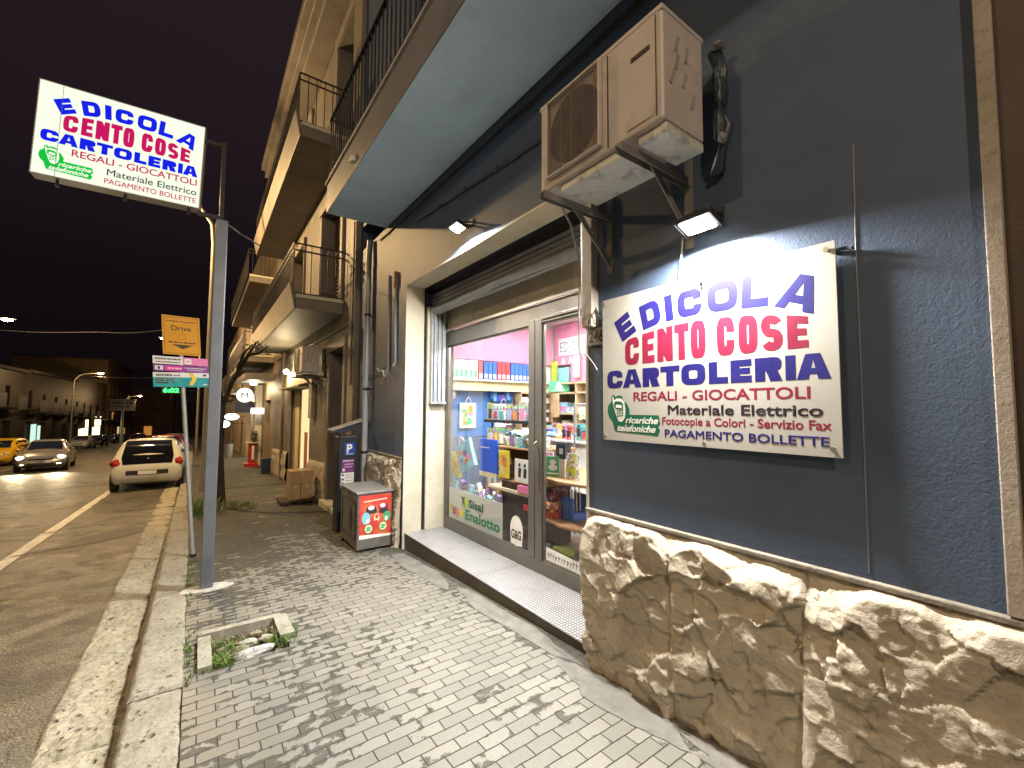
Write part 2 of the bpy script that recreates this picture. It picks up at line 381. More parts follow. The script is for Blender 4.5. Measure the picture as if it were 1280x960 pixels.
ROCK = stone_mat('rustic_stone', (.375, .325, .25), (.46, .41, .325), (.33, .282, .215), 2.5, .8)
CREAM = stone_mat('cream_stone', (.50, .46, .36), (.58, .54, .43), (.41, .37, .28), 5, .15)
PAINT = stucco_mat('blue_grey_paint', (.066, .094, .150), .14, 130, .25, (.050, .070, .108))
SOFF = stucco_mat('soffit_paint', (.52, .72, .95), .10, 70, .25, (.40, .56, .74))
BEIGE = stucco_mat('beige_plaster', (.15, .137, .125), .30, 60, .6, (.065, .056, .048))
SOIL = M('soil', (.07, .055, .035), .95, 0, .5, 14, .9, 40, (.13, .11, .07), .5)
MORTAR = M('cement', (.15, .142, .125), .9, 0, .25, 7, .6, 55, (.09, .085, .07), .5)
WHITEP = M('white_paint', (.62, .60, .54), .6, 0, .12, 9, .2, 60, (.17, .155, .13), .50)
STEEL = M('grey_steel', (.12, .128, .14), .45, .25, .14, 5, .12, 40)
DARKM = M('dark_metal', (.02, .021, .024), .5, .4, .3, 8)
ALU = M('brushed_aluminium', (.16, .15, .135), .38, .45, .1, 6)
BLACK = M('black_plastic', (.012, .012, .013), .45, 0, .2)
WHITE = M('white_plastic', (.72, .71, .66), .4, 0, .05)

# ------------------------------------------------------------------ ground
def kx(y): return -.009 * (y - 2.7)
mb = MB()
ys = [-14, 0, 10, 30, 60, 100, 190]
for i in range(len(ys)-1):
    a, b = ys[i], ys[i+1]
    mb.poly([(-90, a, g(a)-ROAD), (90, a, g(a)-ROAD), (90, b, g(b)-ROAD), (-90, b, g(b)-ROAD)])
tag(mb.build('road', ASPH, loc=(0, 0, 0)), 'patched asphalt street running downhill beside the kerb', 'road', kind='structure')

PX0, PX1, PY0, PY1 = .085, .60, 3.62, 4.20     # opening of the near tree pit
mb = MB()
def pq(x0, x1, y0, y1, n=1):
    for k in range(n):
        a = y0 + (y1-y0)*k/n; b = y0 + (y1-y0)*(k+1)/n
        xa = x0(a) if callable(x0) else x0; xb = x0(b) if callable(x0) else x0
        mb.poly([(xa, a, g(a)), (x1, a, g(a)), (x1, b, g(b)), (xb, b, g(b))])
inner = lambda y: kx(y) - .02
pq(inner, 2.9, -6, PY0, 4); pq(inner, PX0, PY0, PY1); pq(PX1, 2.9, PY0, PY1); pq(inner, 2.9, PY1, 90, 20)
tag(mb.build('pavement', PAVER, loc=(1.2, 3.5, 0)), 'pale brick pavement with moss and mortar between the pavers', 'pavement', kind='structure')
mb = MB(); mb.grid(lambda u, v: (PX0-.03+u*(PX1-PX0+.06), PY0-.03+v*(PY1-PY0+.06), g(3.9)-.10+.05*noise.noise(Vector((u*5, v*5, 1)))+.07*math.sin(math.pi*u)*math.sin(math.pi*v)), 24, 24)
tag(mb.build('soil', SOIL, smooth=True), 'bare soil inside the near tree pit', 'soil', kind='structure')
# cement patches along the wall and by the kerb, thin irregular sheets on the pavers
def blob(mb, cx, cy, rx, ry, seed, lift=.004, n=40, amp=.5):
    pts = []
    for k in range(n):
        a = 2*math.pi*k/n; r = 1 + amp*noise.noise(Vector((math.cos(a)*1.5, math.sin(a)*1.5, seed))) + .18*noise.noise(Vector((math.cos(a)*5, math.sin(a)*5, seed)))
        x, y = cx+rx*r*math.cos(a), cy+ry*r*math.sin(a); pts.append((x, y, g(y)+lift))
    mb.add([(cx, cy, g(cy)+lift)] + pts, [(0, 1+k, 1+(k+1) % n) for k in range(n)])
mb = MB(); 
for k, (a, b, c, d) in enumerate([(2.03, 1.75, .13, .42), (2.06, .9, .10, .5), (2.10, 3.1, .10, .8), (2.06, 4.7, .13, .65)]): blob(mb, a, b, c, d, k*3.3)
tag(mb.build('cement_patch', MORTAR, loc=(2, 2, 0)), 'smooth grey cement skim along the foot of the shop wall', 'pavement patch', kind='structure')
mb = MB(); mb.grid(lambda u, v: (kx(5+6*v)+.0+1.15*u*(.6+.4*noise.noise(Vector((v*6, u, 2)))), 5.9+5.5*v, g(5.9+5.5*v)+.004), 8, 40)

# stones of the kerb and of the gutter: rough blocks with gaps, one structure each
def stones(mb, x0f, x1f, y0, y1, lens, ztop, zbot, seed, rough, fine=True, inset=.012):
    y = y0; k = 0
    while y < y1:
        L = lens[0] + (lens[1]-lens[0])*random.random(); e = min(y+L, y1)
        near = y < 9 and fine
        nu, nv = (26, 70) if near else (3, 6)
        dz = random.uniform(-.008, .008)
        def f(u, v, y=y, e=e, dz=dz, k=k):
            yy = y+inset/2+(e-y-inset)*v; xx = x0f(yy)+(x1f(yy)-x0f(yy))*u
            d = min(u*(x1f(yy)-x0f(yy)), (1-u)*(x1f(yy)-x0f(yy)), v*(e-y), (1-v)*(e-y))
            ed = -.022*max(0, 1-d/.028)**2
            p = Vector((xx*3.2, yy*3.2, seed+k*.37)); q = Vector((xx*14, yy*14, seed))
            return (xx+.008*noise.noise(q), yy+.006*noise.noise(q+Vector((5, 0, 0))), g(yy)+ztop+dz+ed+rough*(noise.noise(p)*.8+.5*noise.noise(q)+.35*noise.noise(q*2.7)+.2*noise.noise(q*6)))
        mb.grid(f, nu, nv)
        for (u0, u1, v0, v1) in ((0, 0, 0, 1), (1, 1, 0, 1), (0, 1, 0, 0), (0, 1, 1, 1)):
            n = nv if u0 == u1 else nu
            top = [f(u0+(u1-u0)*i/n, v0+(v1-v0)*i/n) for i in range(n+1)]
            for i in range(n):
                a, b = top[i], top[i+1]
                mb.poly([a, b, (b[0], b[1], g(b[1])+zbot), (a[0], a[1], g(a[1])+zbot)])
        y = e; k += 1
mb = MB(); stones(mb, lambda y: kx(y)-.285, lambda y: kx(y)-.015, -3, 60, (.62, 1.05), .004, -.25, 3, .013)
tag(mb.build('kerb', KERB, smooth='auto', loc=(-.15, 3, 0)), 'worn pale stone kerb between gutter and pavement', 'kerb', kind='structure')
mb = MB(); stones(mb, lambda y: kx(y)-.66, lambda y: kx(y)-.325, -3, 40, (.45, .8), -ROAD+.022, -.3, 9, .034)
tag(mb.build('gutter', GUTT, smooth='auto', loc=(-.5, 3, 0)), 'rough pitted gutter stones between kerb and asphalt', 'gutter', kind='structure')
mb = MB()
for a, b in ((-2, 10.85), (10.95, 17.3), (17.4, 30)):
    n = 12
    for k in range(n):
        p = a+(b-a)*k/n; q = a+(b-a)*(k+1)/n
        w0 = .075*(1+.25*noise.noise(Vector((p*2, 0, 0)))); w1 = .075*(1+.25*noise.noise(Vector((q*2, 0, 0))))
        mb.poly([(-2.06-w0, p, g(p)-ROAD+.005), (-2.06+w0, p, g(p)-ROAD+.005), (-2.06+w1, q, g(q)-ROAD+.005), (-2.06-w1, q, g(q)-ROAD+.005)])
for k in range(14):
    p = 24+k*6; mb.poly([(-7.6, p, g(p)-ROAD+.005), (-7.48, p, g(p)-ROAD+.005), (-7.48, p+2.2, g(p+2.2)-ROAD+.005), (-7.6, p+2.2, g(p+2.2)-ROAD+.005)])
tag(mb.build('road_marking', WHITEP, loc=(-2, 8, 0)), 'worn white line marking off the parking bays', 'road marking', kind='structure')
# dark strips and patches laid on the asphalt
STRIP_DARK = M('tar', (.022, .02, .018), .6, 0, .3, 9, .7, 40)
mb = MB()
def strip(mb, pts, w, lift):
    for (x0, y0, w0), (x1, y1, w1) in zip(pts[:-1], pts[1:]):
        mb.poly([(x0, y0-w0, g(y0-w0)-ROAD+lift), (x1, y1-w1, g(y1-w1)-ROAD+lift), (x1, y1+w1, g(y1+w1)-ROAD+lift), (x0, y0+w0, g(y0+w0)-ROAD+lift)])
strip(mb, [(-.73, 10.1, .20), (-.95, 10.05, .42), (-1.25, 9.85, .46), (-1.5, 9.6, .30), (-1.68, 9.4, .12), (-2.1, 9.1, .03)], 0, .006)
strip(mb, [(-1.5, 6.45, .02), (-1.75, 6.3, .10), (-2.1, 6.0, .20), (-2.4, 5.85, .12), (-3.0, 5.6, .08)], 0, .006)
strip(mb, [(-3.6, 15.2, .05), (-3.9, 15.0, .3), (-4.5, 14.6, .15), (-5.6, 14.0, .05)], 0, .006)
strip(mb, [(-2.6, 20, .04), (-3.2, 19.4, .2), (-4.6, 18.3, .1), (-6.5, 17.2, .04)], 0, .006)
tag(mb.build('tar_seam', STRIP_DARK, loc=(-2, 9, 0)), 'dark tar seams and sunken patches in the asphalt', 'road patch', kind='structure')
# ------------------------------------------------------------------ the painted corner building with the shop
shop = thing('shop_building', 'dark blue-grey painted building with newsagent doorway and rough stone base', 'building', (2.3, 3.8, 0))
SOF = 4.34
OY0, OY1, OZ = 2.153, 5.50, 3.25        # shop opening
mb = MB()
mb.facade(2.2, .232, 7.65, -.6, SOF, [(OY0, OY1, -.7, OZ)], .26)
mb.poly([(2.2, 7.65, -.6), (2.6, 7.65, -.6), (2.6, 7.65, 13), (2.2, 7.65, 13)])
mb.facade(2.2, -6, 7.65, SOF+.42, 13, [(.8, 1.9, SOF+.42, 7.2), (4.2, 5.3, SOF+.42, 7.2)], .2)
mb.build('wall', PAINT, shop)
for a, b in ((.8, 1.9), (4.2, 5.3)):
    s_ = MB(); 
    for k in range(34): s_.cbox((2.36, (a+b)/2, SOF+.5+k*.07), (.012, b-a-.06, .05), (0, .5, 0))
    s_.box(2.34, 2.39, a, a+.04, SOF+.42, 7.18); s_.box(2.34, 2.39, b-.04, b, SOF+.42, 7.18)
    s_.build('shutter', M('dark_shutter', (.03, .04, .05), .6), shop)
# stone surround of the opening
mb = MB()
mb.box(2.194, 2.455, OY1-.012, OY1+.008, -.3, OZ+.012)               # far reveal facing
mb.box(2.194, 2.455, OY0-.004, OY1+.012, OZ-.002, OZ+.022)       # head
mb.box(2.194, 2.455, OY0-.012, OY0+.012, -.3, OZ)
mb.box(2.50, 2.83, OY1-.03, OY1+.2, -.3, 3.0); mb.box(2.50, 2.83, OY0-.2, OY0+.03, -.3, 3.0)
mb.build('stone_surround', CREAM, shop, bevel=.004)
mb = MB(); mb.box(2.455, 2.50, OY1+.0, OY1+.16, -.3, 3.24); mb.box(2.455, 2.5, OY0-.16, OY0, -.3, 3.24)
mb.box(2.46, 2.95, OY0-.2, OY1+.2, 3.24, 3.6); mb.box(2.83, 2.88, OY0-.2, OY1+.2, 2.96, 3.3)
mb.build('shutter_box', DARKM, shop)
# rolled-up metal shutter: slatted curtain, sagging cover sheet and bottom bar
sh = MB()
SH = M('galvanised_sheet', (.25, .26, .275), .45, .35, .15, 5, .15, 20, (.16, .15, .14), .55)
for k in range(4):
    z = 3.20 - k*.055; x = 2.60
    sh.add([(x, OY0-.05, z), (x, OY1+.05, z), (x-.012, OY1+.05, z-.02), (x-.012, OY0-.05, z-.02), (x, OY0-.05, z-.05), (x, OY1+.05, z-.05)], [(0, 1, 2, 3), (3, 2, 5, 4)])
so = sh.build('rolling_shutter', SH, shop)
mb = MB()
def sag(u, v):
    y = OY0-.05+u*(OY1-OY0+.1); w = .018*noise.noise(Vector((y*1.7, v*2, 3)))+.01*noise.noise(Vector((y*5, v*3, 8)))
    return (2.575-.06*math.sin(v*math.pi)+w*.6, y, 3.02-.12*v+w*v+.012*math.sin(y*2.2))
mb.grid(sag, 70, 8); mb.build('cover_sheet', SH, so, smooth=True)
mb = MB(); mb.tube([(2.60, OY0-.02, 2.925), (2.60, OY1+.02, 2.915)], .032, 10); mb.box(2.575, 2.625, OY0-.02, OY1+.02, 2.93, 2.965)
mb.build('bottom_bar', SH, so, smooth='auto')
# folded security grille at the far jamb
mb = MB(); GR = M('pale_grey_metal', (.34, .37, .40), .45, .2, .12, 7)
for k in range(7): mb.box(2.53+k*.031, 2.553+k*.031, OY1-.10-(k % 2)*.025, OY1-.032, 1.68, 2.93)
mb.box(2.525, 2.75, OY1-.115, OY1-.032, 1.66, 1.69); mb.tube([(2.58, OY1-.135, 1.72), (2.60, OY1-.14, 2.4), (2.56, OY1-.135, 2.88)], .006, 6)
mb.build('folded_grille', GR, shop)
# transom panel over the door
mb = MB(); mb.box(2.77, 2.80, OY0, OY1-.03, 2.69, 2.98)
for y in (2.9, 3.75, 4.7): mb.box(2.762, 2.77, y, y+.012, 2.70, 2.97)
mb.box(2.75, 2.77, OY0, OY1-.03, 2.675, 2.70); mb.build('transom_panel', M('beige_panel', (.42, .37, .29), .55, 0, .14, 5, .15, 30, (.32, .27, .2), .55), shop)
# glazed shop front
fr = MB(); X0, X1 = 2.775, 2.835; B, T = -.03, 2.672
fr.box(X0, X1, OY0, OY1-.03, B, .105); fr.box(X0, X1, OY0, OY1-.03, 2.47, T)
fr.box(X0, X1, 5.42, OY1-.03, .105, 2.47); fr.box(X0, X1, OY0, 2.36, .105, 2.47)
fr.box(X0-.006, X1, 3.458, 3.56, .1, 2.52); fr.box(X0-.006, X1, 3.345, 3.448, .1, 2.52)
fr.box(X0-.012, X0, 3.34, OY0+.2, 2.50, 2.53)
for (a, b) in ((3.56, 5.42), (2.36, 3.345)):
    fr.box(X0+.012, X1-.02, a, a+.02, .105, 2.47); fr.box(X0+.012, X1-.02, b-.02, b, .105, 2.47); fr.box(X0+.012, X1-.02, a+.02, b-.02, .105, .125); fr.box(X0+.012, X1-.02, a+.02, b-.02, 2.45, 2.47)
front = fr.build('door_frame', ALU, shop, bevel=.004)
GL = glass_mat('window_glass')
for a, b in ((3.58, 5.40), (2.38, 3.325)):
    mb = MB(); mb.box(2.80, 2.806, a, b, .125, 2.45); mb.build('glass_pane', GL, front)
mb = MB(); mb.tube([(2.755, 3.40, .95), (2.72, 3.40, .97), (2.72, 3.40, 1.25), (2.755, 3.40, 1.27)], .011, 8); mb.build('door_handle', ALU, front, smooth='auto')
# step with chequer-plate tread
def tread_mat():
    m, nt, o = new_mat('chequer_plate'); v = coords(nt)
    vo = nt.nodes.new('ShaderNodeTexVoronoi'); vo.inputs['Scale'].default_value = 34; vo.inputs['Randomness'].default_value = .0; nt.links.new(v, vo.inputs['Vector'])
    d = ramp(nt, [(.22, 1.), (.40, 0.)], vo.outputs['Distance']); a = noise_n(nt, v, 3.5, 7, .65)
    c = mixc(nt, d, (.20, .20, .205), (.60, .60, .61)); c = mixc(nt, ramp(nt, [(.5, 0.), (.72, .7)], a), c, (.22, .21, .19))
    bsdf(nt, o, c, .42, .35, bump_n(nt, d, .8, .004)); return m
def riser_mat():
    m, nt, o = new_mat('riser_plate'); v = coords(nt)
    vo = nt.nodes.new('ShaderNodeTexVoronoi'); vo.inputs['Scale'].default_value = 34; vo.inputs['Randomness'].default_value = .1; nt.links.new(v, vo.inputs['Vector'])
    d = ramp(nt, [(.2, 1.), (.42, 0.)], vo.outputs['Distance']); a = noise_n(nt, v, 4, 7, .65)
    c = mixc(nt, d, (.10, .085, .065), (.21, .18, .14)); c = mixc(nt, ramp(nt, [(.45, 0.), (.7, .7)], a), c, (.07, .055, .04))
    bsdf(nt, o, c, .6, .2, bump_n(nt, d, .8, .004)); return m
mb = MB(); mb.box(2.225, 2.9, OY0+.045, OY1+.15, -.5, -.036); st = mb.build('step', riser_mat(), shop, bevel=.006)
mb = MB(); mb.box(2.218, 2.774, OY0+.045, 3.70, -.034, -.029); mb.box(2.218, 2.774, 3.706, OY1-.0, -.034, -.029); mb.build('tread_plate', tread_mat(), st)

# rough stone base: chipped blocks pushed out of the wall plane
def stone_base(y0, y1, ztop, seams, seed, depth=.115):
    mb = MB(); ny = max(30, int((y1-y0)/.0075)); nz = 128
    edges = [y0] + seams + [y1]
    def sst(a, b, x): 
        t = max(0, min(1, (x-a)/(b-a))); return t*t*(3-2*t)
    def f(u, v):
        y = y0+(y1-y0)*u; zb = g(y)-.05; z = zb+(ztop-zb)*v
        k = max(i for i in range(len(edges)-1) if y >= edges[i]-1e-6); a, b = edges[k], edges[k+1]; sd = seed+k*.9
        N = lambda fy, fz, o: noise.noise(Vector((y*fy, z*fz, sd+o)))
        wy, wz = N(2.3, 2.3, 1)*.22, N(2.3, 2.3, 9)*.22
        d = ztop-z
        D = max(.035, .12+.22*N(2.6, .6, 3)+.09*N(7, 1.5, 5))               # how deep the upper edge is broken away
        pr = sst(0, D, d)
        w1, _ = noise.voronoi(Vector(((y+wy)*2.9, (z+wz)*3.6, sd)))
        bowl = min(1, (w1[1]-w1[0])*1.5)
        h = .008+depth*.66*pr+.008*pr*(1-bowl)+.026*pr*N(1.3, 1.6, 14)
        for fq, amp, tl, o in ((2.2, .026, .13, 40), (4.6, .015, .17, 50), (10, .0065, .20, 60)):      # split faces: each cell its own level and tilt
            q = Vector((y*fq+N(3.1*fq/2, 3.1*fq/2, o)*.45, z*fq*1.15+N(3*fq/2, 3*fq/2, o+3)*.45, sd+o)); _, pts = noise.voronoi(q); c0 = pts[0]
            h1, h2, h3 = noise.cell_vector(c0*37.7)
            h += pr*(amp*(h1-.5)*1.6+tl/fq*((q.x-c0.x)*(h2-.5)+(q.y-c0.y)*(h3-.62))*1.1)
        rgh = (1-pr)*.9+.75*sst(.0, .25, N(2.1, 2.6, 60))
        w2, _ = noise.voronoi(Vector(((y+wy)*12, (z+wz)*14, sd))); w3, _ = noise.voronoi(Vector(((y+wy)*27, (z+wz)*31, sd)))
        h += rgh*(.016*(w2[0]-.4)+.008*(w3[0]-.4)+.006*N(30, 34, 70)+.005*N(58, 62, 71))+.0022*N(80, 80, 80)+.005*N(9, 9, 81)
        e = min(y-a, b-y)
        h -= .006*max(0, 1-e/.006)
        h *= .93+.07*sst(0, .025, e)
        if min(y-y0, y1-y) < .03: h *= .3+.7*min(y-y0, y1-y)/.03
        return (2.2-max(.004, h), y, z)
    mb.grid(f, ny, nz)
    return mb.build('stone_base', ROCK, shop, smooth=True)
stone_base(.15, 2.15, .905, [.82, 1.46], 3)
stone_base(5.56, 6.93, .925, [6.2], 7, .07)
mb = MB()
mb.box(2.165, 2.2, .16, 2.15, .900, .925); mb.build('ledge', M('mortar_ledge', (.18, .16, .125), .85, 0, .3, 14, .5, 60), shop, bevel=.006)
mb = MB(); mb.box(2.17, 2.2, 5.56, 6.93, .92, .945); mb.build('ledge', M('mortar_ledge', (.18, .16, .125)), shop, bevel=.006)
# right-hand pilaster strip and the dark recess beyond it
mb = MB(); mb.box(2.165, 2.2, .188, .232, .93, 9); 
mb.build('pilaster', stone_mat('weathered_stone', (.29, .245, .20), (.36, .31, .255), (.20, .165, .13), 6, .3), shop, bevel=.004)
mb = MB(); mb.box(2.20, 2.26, .10, .187, -.4, 9); mb.box(2.26, 2.35, -6, .145, -.2, 9); mb.build('side_wall', stucco_mat('brown_plaster', (.075, .055, .045), .25, 40, .5), shop)
# balcony over the doorway
mb = MB(); mb.box(1.335, 2.199, -6, 6.36, SOF, SOF+.40, 0); mb.build('balcony_slab', stucco_mat('fascia_plaster', (.12, .122, .138), .25, 60, .3, (.07, .07, .075)), shop, bevel=.008)
mb = MB(); mb.box(1.345, 2.19, -6, 6.35, SOF-.004, SOF-.001); mb.build('balcony_soffit', SOFF, shop)
mb = MB(); mb.box(1.31, 1.40, -6, 6.385, SOF+.40, SOF+.43); mb.build('balcony_edge', M('pale_edging', (.36, .35, .34), .6), shop, bevel=.005)
mb = MB()
for z in (SOF+.50, SOF+1.34): mb.box(1.345, 1.385, -6, 6.35, z, z+.03)
mb.box(1.345, 2.19, 6.315, 6.35, SOF+.5, SOF+.53); mb.box(1.345, 2.19, 6.315, 6.35, SOF+1.34, SOF+1.37)
for k in range(76):
    y = 6.33-k*.12
    if y > -3: mb.box(1.358, 1.372, y-.007, y+.007, SOF+.43, SOF+1.34)
for k in range(7): mb.box(1.48+k*.11, 1.494+k*.11, 6.325, 6.34, SOF+.43, SOF+1.34)
mb.build('balcony_railing', M('dark_railing', (.02, .025, .035), .5, .3), shop)
mb = MB(); mb.tube([(1.30, 5.05, SOF+.16), (1.36, 5.05, SOF+.14)], .035, 10); mb.cbox((1.315, 5.0, SOF+.12), (.05, .09, .06)); mb.build('drain_spout', WHITE, shop)
# kerb of cables and pipes on the wall
def wall_tube(name, label, cat, path, r, mat, n=8, group=None):
    mb = MB(); mb.tube(path, r, n); return tag(mb.build(name, mat, smooth='auto'), label, cat, group)
CAB = M('black_cable', (.014, .014, .017), .5)
GREYC = M('grey_cable', (.16, .16, .165), .5, 0, .15, 12)
def drop(p, q, n, s, x=0):
    return [(p[0]+(q[0]-p[0])*k/n+x*math.sin(math.pi*k/n), p[1]+(q[1]-p[1])*k/n, p[2]+(q[2]-p[2])*k/n-s*math.sin(math.pi*k/n)+.006*math.sin(k*2.1)) for k in range(n+1)]
wall_tube('wall_cable', 'black cable clipped along the top of the wall under the balcony slab', 'cable', drop((2.186, -1, 4.235), (2.186, 6.6, 4.22), 40, .01), .012, CAB)
wall_tube('wall_cable', 'second black cable running just beneath the one under the balcony slab', 'cable', drop((2.186, .2, 4.17), (2.186, 3.1, 4.19), 22, -.01), .007, CAB)
mb = MB(); mb.tube(drop((2.183, 2.05, 3.745), (2.183, 5.2, 4.02), 16, .0), .014, 8)
for y in (2.6, 3.15, 3.3, 3.9, 4.5): mb.tube([(2.18, y-.03, 3.745+(y-2.05)*.0873), (2.18, y+.03, 3.75+(y-2.05)*.0873)], .021, 8)
tag(mb.build('conduit', M('dark_conduit', (.05, .055, .065), .5, .1, .3), smooth='auto'), 'thin dark conduit with joints above the shop lintel', 'conduit')
wall_tube('wall_cable', 'thin white cable running straight down the wall right of the big sign', 'cable', [(2.199, .595, 2.72), (2.199, .60, 2.2), (2.199, .60, .95)], .0032, M('pale_cable', (.16, .18, .20), .5))
wall_tube('wall_cable', 'short pale cable from the right floodlight down behind the wall sign', 'cable', drop((2.187, 1.385, 2.57), (2.187, 1.42, 2.28), 8, 0), .006, M('white_cable', (.5, .5, .48), .5))
mb = MB(); mb.tube([(2.135, 6.98, -.35), (2.135, 6.98, 4.0), (2.15, 6.98, SOF-.01)], .046, 14)
dp = thing('downpipe', 'grey rain downpipe on the painted wall behind the parking meter', 'downpipe', (2.135, 6.98, -.3))
mb.build('pipe', M('grey_pipe', (.27, .275, .29), .4, .1, .12, 3), dp, smooth='auto')
mb = MB()
for z in (.9, 1.9, 3.1): mb.lathe([(.047, z-.02), (.053, z-.015), (.053, z+.015), (.047, z+.02)], (2.135, 6.98, 0), 14); mb.box(2.16, 2.2, 6.96, 7.0, z-.012, z+.012)
mb.build('clamp', DARKM, dp, smooth='auto')
wall_tube('wall_conduit', 'left of two short grey conduits hanging beside the shop jamb', 'conduit', [(2.185, 6.15, 3.55), (2.18, 6.12, 2.9), (2.185, 6.1, 2.2), (2.15, 6.16, 2.05), (2.14, 6.2, 2.15)], .016, GREYC)
wall_tube('wall_conduit', 'right of two short grey conduits, starting from a rusty junction', 'conduit', [(2.185, 5.86, 3.45), (2.18, 5.85, 2.8), (2.185, 5.83, 2.25), (2.16, 5.87, 2.18)], .018, GREYC)
mb = MB(); mb.cbox((2.175, 5.86, 3.42), (.05, .06, .22)); tag(mb.build('junction_box', M('rusty_metal', (.22, .13, .075), .8, 0, .4, 20), bevel=.006), 'small rusty junction at the top of the right conduit', 'junction box')
for i, (a, b) in enumerate([((2.18, 6.12, 2.2), (2.18, 7.5, 2.12)), ((2.18, 6.1, 2.12), (2.16, 6.35, 1.95)), ((2.18, 6.1, 2.15), (2.12, 6.42, 2.2))]):
    wall_tube('loose_wire', ['long dark wire running left from the conduits to the corner', 'loose wire end drooping below the left conduit', 'loose wire end curling out beside the left conduit'][i], 'wire', drop(a, b, 8, .04, -.02), .007, CAB if i == 0 else GREYC)
# trunking and number plate at the near jamb
mb = MB(); mb.box(2.13, 2.2, 2.04, 2.135, 2.16, 3.05); mb.box(2.138, 2.2, 2.135, 2.15, 2.2, 3.05)
tag(mb.build('cable_duct', M('cream_plastic', (.34, .29, .23), .5, 0, .1, 6), bevel=.006), 'cream plastic cable duct on the wall right of the shop opening', 'cable duct')
wall_tube('hanging_cable', 'pale cable looping from the air conditioner bracket to the cable duct', 'cable', [(1.78, 1.98, 2.9), (1.95, 2.05, 2.82), (2.08, 2.1, 2.6), (2.12, 2.15, 2.3), (2.13, 2.16, 2.0), (2.15, 2.14, 1.95)], .008, M('white_cable2', (.25, .235, .21), .5))
wall_tube('hanging_cable', 'thin white wire dangling below the cable duct by the number plate', 'cable', [(2.14, 2.10, 2.16), (2.12, 2.09, 1.98), (2.15, 2.04, 1.90), (2.16, 2.02, 1.86)], .004, M('white_cable3', (.16, .155, .15), .5))
wall_tube('hanging_cable', 'dark wire curling from the foot of the cable duct', 'cable', [(2.15, 2.08, 2.17), (2.1, 2.04, 2.2), (2.12, 1.99, 2.27), (2.15, 1.98, 2.2)], .006, CAB)
np_ = thing('number_plate', 'small weathered plate reading 246 under the cable duct', 'number plate', (2.19, 2.04, 2.04))
mb = MB(); mb.box(2.178, 2.2, 1.965, 2.125, 2.035, 2.155); mb.build('plate', M('plate_grey', (.20, .19, .165), .5, 0, .25, 30), np_, bevel=.004)
mb = MB(); put_text(mb, '246', lambda u, v: (2.1765, 2.112-.134*u, 2.055+.08*v), .02); mb.build('lettering', BLACK, np_)

# ------------------------------------------------------------------ floodlights (lit)
FL = EM('floodlight_glow', (1, .97, .88), 30)
def flood(label, y, z, x, power, tilt=34, size=.155):
    t = thing('floodlight', label, 'floodlight', (x, y, z), 'floodlights over the shop front')
    rot = R(tilt)
    mt = Matrix.Translation((x, y, z)) @ Matrix.Rotation(rot, 4, 'Y')     # local +Z up; lamp looks along local -Z
    mb = MB(); mb.box(-.058, .058, -size/2-.02, size/2+.02, .004, .035, 0, mt); mb.box(-.04, .04, -size/2+.02, size/2-.02, .035, .06, 0, mt)
    for s in (-1, 1): mb.box(-.062, .062, s*(size/2+.021)-.004, s*(size/2+.021)+.004, -.004, .035, 0, mt)
    mb.build('housing', BLACK, t, bevel=.003)
    mb = MB(); mb.box(-.048, .048, -size/2, size/2, -.002, .003, 0, mt); mb.build('lens', FL, t)
    mb = MB(); mb.tube([(x+.01, y-size*.3, z+.05), (2.2, y-size*.3, z+.09)], .010, 6); mb.tube([(x+.01, y+size*.3, z+.05), (2.2, y+size*.3, z+.09)], .010, 6); mb.box(2.185, 2.2, y-size*.4, y+size*.4, z+.06, z+.12)
    mb.build('bracket', BLACK, t)
    ld = bpy.data.lights.new('flood_lamp', 'AREA'); ld.shape = 'RECTANGLE'; ld.size = .09; ld.size_y = size*.9; ld.energy = power; ld.color = (1, .98, .93); ld.spread = R(170)
    lo = bpy.data.objects.new('flood_lamp', ld); COL.objects.link(lo)
    lo.matrix_world = mt @ Matrix.Translation((0, 0, -.006))
    lo.visible_camera = True
    return t
flood('bright floodlight mounted above the wall sign on the right', 1.215, 2.55, 2.05, 70, 20)
flood('bright floodlight mounted above the shop entrance lintel', 3.80, 3.42, 2.04, 118, 20)

